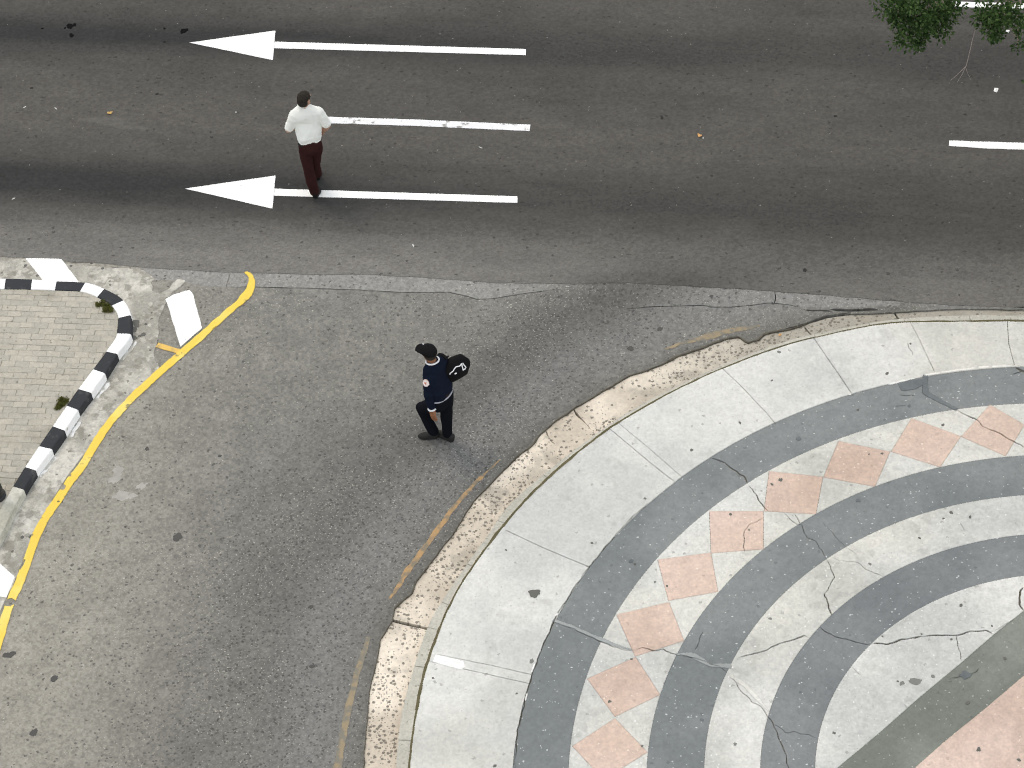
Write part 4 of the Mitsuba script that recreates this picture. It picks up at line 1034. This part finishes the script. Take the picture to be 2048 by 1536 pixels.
# ---- the man in navy with a bag over his shoulder
def build_guard():
    key = numbered('person')
    fwd = np.array([-0.80, 0.60, 0])
    fwd /= np.linalg.norm(fwd)
    rt = np.array([fwd[1], -fwd[0], 0])
    hd = joint(857.0, 706.0, 1.55)
    neck = joint(865.0, 722.5, 1.42)
    chest = joint(871.5, 745.0, 1.23)
    waist = joint(880.5, 778.0, 0.99)
    pel = joint(884.0, 792.0, 0.88)
    ls, rs = joint(856.5, 739.0, 1.335), joint(884.0, 719.0, 1.345)
    le, lw = joint(857.5, 786.0, 1.045), joint(863.5, 815.0, 0.83)
    re = rs + fwd * 0.02 + rt * 0.06 + [0, 0, -0.29]
    rw = rs + fwd * 0.145 + rt * 0.02 + [0, 0, -0.20]
    lh, rh = pel - rt * 0.08 - [0, 0, 0.04], pel + rt * 0.075 - [0, 0, 0.04]
    lk, rk = joint(843.0, 815.0, 0.50), joint(892.5, 829.0, 0.47)
    la, ra = joint(867.0, 866.0, 0.085), joint(895.0, 870.0, 0.085)
    Bh = basis(fwd * 0.96 + rt * 0.16 + [0, 0, -0.05])
    body = head_parts(hd + [0.008, 0, 0.012], Bh, 0.86)
    body += [hullchain([(hd - [0, 0, 0.06], 0.05), (neck, 0.054)]), hullchain([(neck, 0.054), (chest + [0, 0, 0.05], 0.09), (ls + rt * 0.04, 0.04), (rs - rt * 0.04, 0.04)]),
             hullchain([(chest - rt * 0.06, 0.085), (chest + rt * 0.06, 0.085), (waist - rt * 0.05, 0.08), (waist + rt * 0.05, 0.08)]), hullchain([(waist, 0.10), (lh, 0.075), (rh, 0.075)])]
    body += [hullchain([(ls, 0.046), (le, 0.038)]), hullchain([(le, 0.039), (le * 0.6 + lw * 0.4, 0.036), (lw, 0.026)])]
    body += hand_parts(lw + (lw - le) / np.linalg.norm(lw - le) * 0.015, np.array([0.10, -0.45, -0.88]), -rt, 1, 0.32, 1.06)
    body += [hullchain([(rs, 0.046), (re, 0.038)]), hullchain([(re, 0.039), (rw, 0.027)])]
    body += hand_parts(rw, rw - re, fwd, 1, 1.3, 0.98)
    for h_, k_, a_ in ((lh, lk, la), (rh, rk, ra)):
        body += [hullchain([(h_, 0.072), (k_, 0.048)]), hullchain([(k_, 0.048), (a_ * 0.3 + k_ * 0.7, 0.046), (a_, 0.035)]), hullchain([(a_, 0.035), (a_ + (np.array([-0.97, 0.1, 0]) if h_ is lh else np.array([-0.78, 0.63, 0])) * 0.07 - [0, 0, 0.045], 0.026)])]
    scene[key] = ply(skin(body, 0.0085, 8), 'skin_brown', smooth=True)
    # jacket with long sleeves
    jk = [hullchain([(neck - [0, 0, 0.02], 0.062), (ls, 0.062), (rs, 0.062), (chest + [0, 0, 0.04], 0.105)]),
          hullchain([(ls + rt * 0.03 - [0, 0, 0.02], 0.064), (rs - rt * 0.03 - [0, 0, 0.02], 0.064), (chest - rt * 0.085, 0.092), (chest + rt * 0.085, 0.092)]),
          hullchain([(chest - rt * 0.085, 0.096), (chest + rt * 0.085, 0.096), (waist - rt * 0.066, 0.106), (waist + rt * 0.066, 0.106)]),
          hullchain([(waist - rt * 0.066, 0.107), (waist + rt * 0.066, 0.107), (waist - rt * 0.062 - [0, 0, 0.045], 0.096), (waist + rt * 0.062 - [0, 0, 0.045], 0.096)])]
    jk += [hullchain([(ls, 0.064), (le, 0.060)]), hullchain([(le, 0.061), (lw + (le - lw) * 0.12, 0.049)]), hullchain([(lw + (le - lw) * 0.12, 0.045), (lw, 0.041)]),
           hullchain([(rs, 0.064), (re, 0.058)]), hullchain([(re, 0.059), (rw + (re - rw) * 0.1, 0.043)])]
    obj('jacket', wrinkle(skin(jk, 0.011, 9), 0.014, 9, 8, (1, 1, 1.6)), 'navy_cloth', key, smooth=True, label='navy jacket with white trim')
    a = np.linspace(0, 2 * np.pi, 30)

    def band(c, ax1, ax2, r1, r2, r, tiltv=None, a0=None):
        aa = a if a0 is None else a0
        pt = [c + ax1 * r1 * math.cos(x) + ax2 * r2 * math.sin(x) + (0 if tiltv is None else tiltv * math.sin(x)) for x in aa]
        return skin([hullchain([(p, r), (q, r)]) for p, q in zip(pt[:-1], pt[1:])], 0.008, 2)
    obj('collar_trim', band(neck + [0, 0, 0.012], rt, fwd, 0.075, 0.078, 0.0105, np.array([0, 0, -0.02])), 'trim_white', key, smooth=True)
    obj('hem_trim', band(waist - [0, 0, 0.072], rt, fwd, 0.173, 0.113, 0.010), 'trim_grey', key, smooth=True)
    dl = (lw - le) / np.linalg.norm(lw - le)
    x1 = np.cross(dl, [0, 1, 0])
    x1 /= np.linalg.norm(x1)
    obj('cuff_trim', band(lw + dl * 0.018, x1, np.cross(dl, x1), 0.040, 0.040, 0.012), 'trim_white', key, smooth=True)
    # round sleeve badge, facing outwards from the left upper arm
    pc = ls * 0.53 + le * 0.47
    out = np.array([-0.45, -0.82, 0.35])
    out /= np.linalg.norm(out)
    az = (ls - le) / np.linalg.norm(ls - le)
    out -= az * (out @ az)
    out /= np.linalg.norm(out)
    bt = np.cross(az, out)
    for nm, rr, th, mm in (('sleeve_badge', 0.042, 0.004, 'badge_rim'), ('sleeve_badge', 0.036, 0.0055, 'badge_pale')):
        th_ = np.linspace(0, 2 * np.pi, 28, endpoint=False)
        ring = np.array([[rr * math.cos(x), rr * 1.12 * math.sin(x)] for x in th_])
        def lift(u, v, h):
            return pc + bt * u + az * v + out * (0.0735 + h - 0.5 * u * u / 0.075)
        vv = [lift(0, 0, th)] + [lift(u, v, th) for u, v in ring] + [lift(u, v, -0.012) for u, v in ring]
        n_ = len(ring)
        ff = [[0, 1 + i, 1 + (i + 1) % n_] for i in range(n_)] + [[1 + i, 1 + n_ + i, 1 + n_ + (i + 1) % n_] for i in range(n_)] + [[1 + i, 1 + n_ + (i + 1) % n_, 1 + (i + 1) % n_] for i in range(n_)]
        obj(nm, trimesh.Trimesh(np.array(vv), ff, process=False), mm, key, smooth=False)
    mk = [hullchain([(lift(u0, v0, 0.0065), 0.0035), (lift(u1, v1, 0.0065), 0.0035)]) for u0, v0, u1, v1 in ((-0.012, 0.008, 0.012, 0.008), (0, 0.010, 0, -0.016), (-0.010, -0.006, 0.0, 0.004), (0.010, -0.006, 0.0, 0.004))]
    obj('badge_mark', skin(mk, 0.004, 1), 'badge_red', key)
    # trousers
    tr = [hullchain([(waist - rt * 0.062 - [0, 0, 0.06], 0.092), (waist + rt * 0.062 - [0, 0, 0.06], 0.092), (pel - rt * 0.07, 0.095), (pel + rt * 0.07, 0.095)]),
          hullchain([(pel - rt * 0.07, 0.096), (pel + rt * 0.07, 0.096), (lh - [0, 0, 0.04], 0.088), (rh - [0, 0, 0.04], 0.088), (pel - fwd * 0.035 - [0, 0, 0.03], 0.085)])]
    for h_, k_, a_ in ((lh, lk, la), (rh, rk, ra)):
        tr += [hullchain([(h_ - [0, 0, 0.02], 0.088), (k_, 0.070)]), hullchain([(k_, 0.070), (k_ * 0.55 + a_ * 0.45, 0.066)]), hullchain([(k_ * 0.55 + a_ * 0.45, 0.066), (a_ + [0, 0, 0.035], 0.063)])]
    obj('trousers', wrinkle(skin(tr, 0.012, 9), 0.012, 10, 15, (1, 1, 0.7)), 'black_cloth', key, smooth=True, label='near-black trousers')
    fl = np.array([-0.97, 0.10, 0])
    obj('shoe', skin(shoe(np.array([la[0], la[1], 0.004]) - fl * 0.06, fl, 0.255), 0.012, 5), 'shoe_grey', key, smooth=True)
    fr = np.array([0.25, -0.6, 0])
    fr2 = np.array([-0.62, 0.5, 0])
    obj('shoe', skin(shoe(np.array([ra[0], ra[1], 0.004]) - fr2 * 0.10 + np.array([0.01, 0, 0]), fr2, 0.285), 0.012, 5), 'shoe_grey', key, smooth=True)
    # cap
    P = lambda x, y, z: hd + Bh @ np.array([x, y, z]) * 0.98
    cp = ell(P(0, -0.010, 0.040), (0.090, 0.108, 0.086), Bh)
    M2 = np.zeros((3, 4))
    M2[:, :3] = Bh
    cp = cp - m3.Manifold.cube((0.5, 0.5, 0.2), True).transform(M2).translate(tuple(P(0, 0, -0.085)))
    cp = cp + hullchain([(P(0, -0.012, 0.125), 0.010), (P(0, -0.010, 0.128), 0.010)])
    obj('cap', skin([cp], 0.010, 4), 'bag_cloth', key, smooth=45, label='black peaked cap with a white mark')
    br = []
    for x in np.linspace(-0.072, 0.072, 9):
        br.append((P(x, 0.178 - 6.0 * x * x, 0.020 - 2.6 * x * x), 0.006))
    br += [(P(-0.078, 0.045, 0.020), 0.008), (P(0.078, 0.045, 0.020), 0.008), (P(0, 0.08, 0.035), 0.008)]
    obj('cap_brim', skin([hullchain(br)], 0.012, 3), 'bag_cloth', key, smooth=True)
    obj('cap_mark', skin([hullchain([(P(-0.012, 0.055, 0.119), 0.006), (P(0.004, 0.088, 0.092), 0.006)]), hullchain([(P(0.004, 0.088, 0.092), 0.006), (P(0.016, 0.095, 0.080), 0.005)])], 0.006, 1), 'trim_white', key, smooth=True)
    obj('hair', skin([ell(P(0, -0.030, -0.012), (0.076, 0.076, 0.066), Bh)], 0.012, 3), 'hair_dark', key, smooth=True)
    for s in (-1, 1):
        q = ell(P(s * 0.031, 0.082, 0.006), (0.012, 0.008, 0.007), Bh).to_mesh()
        obj('eye', trimesh.Trimesh(np.array(q.vert_properties[:, :3]), np.array(q.tri_verts)), 'eye_dark', key, smooth=True)
    tag(key, 'man in navy jacket and black cap standing in the side road, bag on his back', 'person')
    # the bag: its own thing, hanging on the back
    bk = numbered('backpack')
    bc = joint(911.0, 734.5, 1.19)
    Bb = basis(fwd * 0.9 + rt * 0.45)
    Q = lambda x, y, z: bc + Bb @ np.array([x * 1.06, y * 1.1, z])
    bm = [hullchain([(Q(-0.085, 0.02, -0.10), 0.06), (Q(0.07, 0.02, -0.085), 0.06), (Q(-0.07, -0.03, -0.10), 0.055), (Q(0.075, -0.03, -0.08), 0.055), (Q(-0.115, 0.0, 0.02), 0.068), (Q(0.115, 0.0, 0.015), 0.070), (Q(-0.06, 0.0, 0.098), 0.06), (Q(0.07, 0.0, 0.095), 0.06), (Q(0.0, -0.05, 0.0), 0.078)])]
    t = wrinkle(skin(bm, 0.011, 8), 0.012, 9, 21)
    scene[bk] = ply(t, 'bag_cloth', smooth=True)
    tree = cKDTree(np.array(t.vertices))

    def onbag(x, z, r):
        # the point of the bag's camera-side surface
        p = Q(x, -0.16, z)
        i = tree.query(p)[1]
        return np.array(t.vertices[i]) + np.array(t.vertex_normals[i]) * r * 0.5
    def cord(pts, r, name, m):
        pp = [onbag(x, z, r) for x, z in pts]
        obj(name, skin([hullchain([(p, r), (q, r)]) for p, q in zip(pp[:-1], pp[1:])], 0.007, 2), m, bk, smooth=True)
    cord([(-0.165, 0.02), (-0.15, 0.06), (-0.12, 0.10), (-0.08, 0.14), (-0.03, 0.165), (0.02, 0.16), (0.06, 0.15)], 0.0068, 'cord', 'trim_white')
    cord([(0.05, 0.155), (0.065, 0.11), (0.08, 0.065), (0.11, 0.05), (0.125, 0.075), (0.10, 0.13), (0.085, 0.15)], 0.0075, 'cord', 'trim_white')
    cord([(-0.10, 0.045), (-0.085, 0.065)], 0.009, 'zip_pull', 'trim_white')
    sp = [rs + [0, 0, 0.07], rs + fwd * 0.05 + [0, 0, 0.05], rs - fwd * 0.06 + [0, 0, 0.045], Q(-0.06, 0.07, 0.13)]
    obj('strap', skin([hullchain([(p, 0.014), (q, 0.014), (p + rt * 0.02, 0.012), (q + rt * 0.02, 0.012)]) for p, q in ((sp[1], sp[0]), (sp[0], sp[2]), (sp[2], sp[3]))], 0.012, 3), 'bag_cloth', bk, smooth=True)
    tag(bk, 'black drawstring backpack with white cord on the back of the man in navy', 'backpack')
    return key


mat('badge_rim', (0.62, 0.50, 0.47), 0.8, 0.2)
mat('badge_pale', (0.78, 0.70, 0.68), 0.8, 0.2)
mat('badge_red', (0.55, 0.20, 0.13), 0.8, 0.2)
build_walker()
build_guard()

# ------------------------------------------------------------------ the tree on the plaza, its branches over the road
mat('bark', proc(lambda p, n, uv: mix((0.10, 0.085, 0.065), (0.22, 0.195, 0.16), fbm(p.x * 14, p.y * 14, p.z * 5))), 0.9, 0.2)
mat('twig_pale', (0.23, 0.20, 0.185), 0.8, 0.2)
for i, c in enumerate(((0.046, 0.084, 0.028), (0.088, 0.142, 0.052), (0.030, 0.060, 0.021))):
    scene[f'leaf_{i}'] = {'type': 'principledthin', 'base_color': {'type': 'rgb', 'value': list(c)}, 'roughness': 0.5, 'diff_trans': 0.6, 'spec_trans': 0.0}


def tube(pts, rad, n=8):
    pts = np.asarray(pts, float)
    t = np.gradient(pts, axis=0)
    t /= np.linalg.norm(t, axis=1, keepdims=True)
    V_, F_ = [], []
    x = np.cross(t[0], [0.3, 0.9, 0.1])
    for i in range(len(pts)):
        x = x - t[i] * (x @ t[i])
        x /= np.linalg.norm(x)
        y = np.cross(t[i], x)
        for k in range(n):
            a = 2 * np.pi * k / n
            V_.append(pts[i] + rad[i] * (math.cos(a) * x + math.sin(a) * y))
    for i in range(len(pts) - 1):
        for k in range(n):
            k2 = (k + 1) % n
            F_ += [[i * n + k, i * n + k2, (i + 1) * n + k2], [i * n + k, (i + 1) * n + k2, (i + 1) * n + k]]
    F_ += [[0, k + 1, k] for k in range(1, n - 1)] + [[(len(pts) - 1) * n, (len(pts) - 1) * n + k, (len(pts) - 1) * n + k + 1] for k in range(1, n - 1)]
    return np.array(V_), np.array(F_)


def tube_mesh(lst):
    V_, F_, o = [], [], 0
    for p, r, n in lst:
        v, f = tube(p, r, n)
        V_.append(v)
        F_.append(f + o)
        o += len(v)
    return np.vstack(V_), np.vstack(F_)


def leaves(centres, r, count, ln, rs, flat=0.75):
    """Many small folded leaves around the centres: (vertices, faces)."""
    c = np.repeat(np.asarray(centres), count, axis=0)
    n = len(c)
    off = rs.normal(0, 1, (n, 3))
    off *= (rs.uniform(0, 1, (n, 1)) ** 0.45 * 1.0 / (np.linalg.norm(off, axis=1, keepdims=True) + 1e-9)) * np.repeat(np.atleast_1d(r).reshape(-1, 1) * np.ones((len(centres), 1)), count, axis=0)
    off[:, 2] *= flat
    p = c + off
    out = off / (np.linalg.norm(off, axis=1, keepdims=True) + 1e-6)
    d = out + rs.normal(0, 0.6, (n, 3)) + [0, 0, -0.15]
    d /= np.linalg.norm(d, axis=1, keepdims=True)
    up = np.array([0, 0, 1.0]) + rs.normal(0, 0.45, (n, 3))
    s = np.cross(d, up)
    s /= np.linalg.norm(s, axis=1, keepdims=True) + 1e-9
    nn = np.cross(s, d)
    L = ln * rs.uniform(0.65, 1.25, (n, 1))
    W = L * 0.27
    a, b, e = p, p + d * L, p + d * L * 0.5
    l = e + s * W + nn * W * 0.35
    r_ = e - s * W + nn * W * 0.35
    V_ = np.stack([a, l, b, r_], 1).reshape(-1, 3)
    i = np.arange(n)[:, None] * 4
    return V_, np.vstack([i + [0, 1, 2], i + [0, 2, 3]])


def build_tree():
    key = numbered('tree')
    rs = np.random.default_rng(3)
    base = np.array([9.6, -0.4, HP - 0.05])
    top = np.array([9.2, 0.2, 6.4])
    tp = np.array([base, base + [0.05, 0.05, 1.2], base + [-0.1, 0.1, 2.6], base + [-0.05, 0.25, 4.0], base * 0.3 + top * 0.7, top])
    obj('trunk', tube_mesh([(tp, [0.30, 0.23, 0.2, 0.17, 0.12, 0.07], 14)]), 'bark', key, smooth=True)
    # clumps seen in the photo: (px, py, height, radius)
    vis = [(1800, 12, 5.2, 0.26), (1835, 20, 5.3, 0.30), (1870, 14, 5.2, 0.26), (1808, 42, 5.1, 0.17), (1832, 52, 5.1, 0.24), (1862, 46, 5.0, 0.20), (1820, 72, 5.0, 0.15), (1838, 82, 4.9, 0.11), (1780, 24, 5.2, 0.09), (1850, 74, 4.95, 0.09), (1880, 70, 4.8, 0.075), (1896, 46, 4.9, 0.10), (1886, 38, 5.0, 0.10), (1914, 24, 5.0, 0.085), (1896, 8, 5.2, 0.13), (1836, 95, 4.85, 0.055), (1792, 62 - 22, 5.1, 0.08), (1802, 84, 4.95, 0.07),
           (1980, 14, 5.5, 0.16), (2008, 26, 5.5, 0.22), (1982, 38, 5.3, 0.17), (1998, 48, 5.3, 0.15), (1984, 60, 5.2, 0.11), (1998, 66, 5.2, 0.09), (2040, 18, 5.6, 0.20), (2038, 56, 5.2, 0.12), (2046, 78, 5.1, 0.09), (2036, 92, 5.0, 0.045), (1986, 76, 5.1, 0.04), (1965, 34, 5.3, 0.07), (2052, 160, 4.8, 0.035), (1962, 26, 5.4, 0.05)]
    cen = np.array([joint(a, b, z) for a, b, z, r in vis])
    rad = np.array([v[3] for v in vis])
    # the rest of the crown, beyond the frame
    big = []
    while len(big) < 120:
        q = rs.uniform(-1, 1, 3)
        if 0.25 < np.linalg.norm(q) < 1:
            w = np.array([9.4, 2.2, 7.0]) + q * [3.6, 3.9, 2.0]
            d = w - CAM
            sx = IW / 2 + FOC * (d @ RIGHT) / (d @ FWD)
            sy = IH / 2 - FOC * (d @ UP) / (d @ FWD)
            if sx > 2130 or (sy < -110 and sx > 1740):
                big.append(w)
    big = np.array(big)
    # limbs to the clumps
    limbs = []
    root = tp[4]
    for hub, lim in ((joint(1850, -40, 4.5), cen[:19]), (joint(2030, -30, 4.6), cen[19:])):
        mid = root * 0.5 + hub * 0.5 + [0, 0, 0.2]
        limbs.append((smooth3([root, mid, hub]), np.linspace(0.075, 0.03, 12), 7))
        for c in lim - [0, 0, 0.08]:
            if c[1] < joint(2050, 140, 4.8)[1]:
                continue
            m_ = hub * 0.45 + c * 0.55 + rs.normal(0, 0.05, 3)
            limbs.append((smooth3([hub, m_, c]), np.linspace(0.016, 0.004, 12), 5))
    for c in big[::3]:
        limbs.append((smooth3([tp[3] * 0.4 + top * 0.6, top * 0.4 + c * 0.6 + [0, 0, 0.2], c]), np.linspace(0.05, 0.01, 12), 6))
    obj('limbs', tube_mesh(limbs), 'bark', key, smooth=True)
    sub, subr = [], []
    for c, r in zip(cen, rad):
        n = max(2, int((r / 0.085) ** 2 * 2.6))
        q = rs.normal(0, 1, (n, 3))
        q *= (rs.uniform(0.15, 1, (n, 1)) ** 0.5) * r / np.linalg.norm(q, axis=1, keepdims=True)
        q[:, 2] *= 0.7
        sub.append(c + q)
        subr.append(np.minimum(rs.uniform(0.045, 0.095, n), r * 1.1))
    sub, subr = np.vstack(sub), np.concatenate(subr)
    for k in range(3):
        Vs, Fs, o = [], [], 0
        pick = rs.uniform(0, 1, len(sub))
        for c, r, u in zip(sub, subr, pick):
            v, f = leaves([c], r, int((8, 6, 5)[k] * (0.4 + 1.2 * u) * (r / 0.07) ** 1.5) + 1, 0.052, rs, 0.8)
            Vs.append(v); Fs.append(f + o); o += len(v)
        v, f = leaves(big, 0.62, (42, 30, 30)[k] * 3, 0.085, rs)
        Vs.append(v); Fs.append(f + o)
        obj('crown', (np.vstack(Vs), np.vstack(Fs)), f'leaf_{k}', key)
    # the bare twig
    tw = [joint(1962, 46, 5.2), joint(1951, 60, 5.1), joint(1943, 88, 5.0), joint(1935, 122, 4.9), joint(1931, 133, 4.87)]
    tl = [(smooth3(tw), np.linspace(0.0055, 0.004, 12), 5), (smooth3([tw[-1], joint(1917, 147, 4.85), joint(1901, 161, 4.83)]), np.linspace(0.0038, 0.002, 12), 5), (smooth3([tw[-1], joint(1925, 147, 4.83), joint(1914, 165, 4.80)]), np.linspace(0.0038, 0.002, 12), 5), (smooth3([tw[-1], joint(1936, 148, 4.85), joint(1943, 162, 4.8)]), np.linspace(0.0022, 0.0012, 12), 4)]
    obj('twig', tube_mesh(tl), 'twig_pale', key, smooth=True, label='bare forked twig hanging from the leaves')
    tag(key, 'green leafy tree with its branches hanging over the road in the top right corner', 'tree')


def smooth3(p):
    p = np.asarray(p, float)
    t = np.linspace(0, 1, len(p))
    return CubicSpline(t, p)(np.linspace(0, 1, 12))


build_tree()

# ------------------------------------------------------------------ weeds, litter, the post
for i, (w, lb) in enumerate(zip(WEEDP, ('olive green weeds in a gap of the pavers inside the kerb bend', 'small clump of weeds in the pavers beside the straight striped kerb'))):
    rs = np.random.default_rng(20 + i)
    pts = []
    mnx, mny, mxx, mxy = w.bounds
    while len(pts) < 60:
        q = rs.uniform([mnx, mny], [mxx, mxy])
        if w.contains(Point(q)):
            pts.append([*q, ZI + rs.uniform(-0.004, 0.022)])
    k = numbered('weed')
    obj('leaves', leaves(np.array(pts), 0.016, 16, 0.019, rs, 0.6), 'weed_leaf', k)
    obj('soil', slab(w, ZI - 0.03, ZI - 0.003), 'moss', k)
    tag(k, lb, 'weed')
scene['weed_leaf'] = {'type': 'principledthin', 'base_color': proc(lambda p, n, uv: mix((0.05, 0.062, 0.014), (0.14, 0.145, 0.045), noise(p.x * 60, p.y * 60))), 'roughness': 0.6, 'diff_trans': 0.5, 'spec_trans': 0.0}


def crumple(name, px, py, r, m, label, cat, ax=(1, 0.75, 0.35), z=0.005, seed=0):
    r_ = np.random.default_rng(100 + seed)
    a = np.sort(np.linspace(0, 2 * np.pi, 6, endpoint=False) + r_.uniform(-0.4, 0.4, 6))
    rad = r_.uniform(0.6, 1.1, 6)
    ring = np.c_[np.cos(a) * rad, np.sin(a) * rad, r_.uniform(0.0, 0.5, 6)]
    t = trimesh.convex.convex_hull(np.vstack([ring, ring * [0.85, 0.85, 0] , [[0.1, -0.1, 1.0], [-0.35, 0.2, 0.9]]]))
    v = np.array(t.vertices) * np.array(ax) * r
    v[:, 2] -= v[:, 2].min()
    a = seed * 1.9
    v[:, :2] = v[:, :2] @ np.array([[math.cos(a), -math.sin(a)], [math.sin(a), math.cos(a)]])
    t.vertices = v + [*g(px, py, z), z]
    return tag(obj(name, t, m), label, cat)


mat('paper_white', (0.74, 0.74, 0.73), 0.8, 0.2)
mat('paper_grey', (0.50, 0.50, 0.48), 0.8, 0.2)
mat('leaf_dry', (0.50, 0.34, 0.13), 0.8, 0.2)
mat('leaf_orange', (0.62, 0.36, 0.15), 0.8, 0.2)
crumple('crumpled_paper', 1992, 180, 0.052, 'paper_white', 'white scrap of crumpled paper lying on the road below the twig', 'litter', seed=1)
crumple('crumpled_paper', 2015, 63, 0.048, 'paper_white', 'white scrap of paper lying between the hanging leaf clusters', 'litter', seed=5)
crumple('crumpled_paper', 1406, 276, 0.016, 'paper_grey', 'tiny pale crumb beside the orange leaf', 'litter', seed=4)
for px, py, r, lb, sd in ((112, 217, 0.034, 'thin white scrap on the road left of the yellow leaf', 2), (49, 214, 0.035, 'small pale scrap near the left edge of the upper lane', 3), (472, 224, 0.035, 'small pale scrap on the road left of the walking man', 6), (961, 295, 0.036, 'flat pale scrap below the middle lane dash', 7), (27, 397, 0.035, 'small pale scrap left of the lower arrow', 8), (826, 490, 0.04, 'thin pale scrap on the road below the lower arrow', 9)):
    crumple('paper_scrap', px, py, r, 'paper_grey', lb, 'litter', (1, 0.3, 0.1), seed=sd)


def dry_leaf(px, py, ln, m, label, rot, z=0.005):
    u = np.linspace(0, 1, 9)
    w = np.sin(np.pi * u ** 0.8) * 0.33
    ctr = np.c_[u - 0.5, 0.06 * np.sin(u * 5), 0.10 + 0.12 * np.cos(u * 6)] * ln
    V_ = np.vstack([ctr + np.c_[0 * u, w * ln, 0.10 * w * ln], ctr, ctr - np.c_[0 * u, w * ln, -0.22 * w * ln]])
    F_ = []
    for b in (0, 9):
        for i in range(8):
            F_ += [[b + i, b + i + 1, b + 10 + i], [b + i, b + 10 + i, b + 9 + i]]
    t = trimesh.Trimesh(V_, F_, process=False)
    lo = t.copy()
    lo.vertices = lo.vertices - [0, 0, 0.0015]
    lo.invert()
    t = trimesh.util.concatenate([t, lo])
    R = np.array([[math.cos(rot), -math.sin(rot)], [math.sin(rot), math.cos(rot)]])
    v = np.array(t.vertices)
    v[:, :2] = v[:, :2] @ R.T
    v[:, 2] += 0.004 - v[:, 2].min()
    t.vertices = v + [*g(px, py, z), z]
    return tag(obj('fallen_leaf', t, m), label, 'leaf')


dry_leaf(220, 227, 0.085, 'leaf_dry', 'yellow dry leaf on the upper lane left of the walking man', 0.5)
dry_leaf(1399, 272, 0.075, 'leaf_orange', 'orange dry leaf alone on the road right of the middle dash', 2.4)
dry_leaf(1560, 671, 0.05, 'leaf_orange', 'small rusty leaf in the narrow part of the gutter', 1.1, -0.018)

# dark post at the island's edge, mostly beyond the left edge of the frame
pb = np.array([*g(-9, 992, ZI), ZI])
prof = np.array([[0.0, 0], [0.125, 0], [0.125, 0.02], [0.108, 0.04], [0.088, 0.20], [0.075, 0.24], [0.06, 0.26], [0.055, 0.95], [0.07, 0.97], [0.07, 1.0], [0.05, 1.04], [0.0, 1.06]])
pm = trimesh.creation.revolve(prof, sections=36)
pm.apply_translation(pb)
mat('post_black', (0.014, 0.015, 0.017), 0.45, 0.4)
tag(obj('bollard', pm, 'post_black', smooth=30), 'black post on the paver island, mostly cut off by the left edge of the photo', 'bollard')
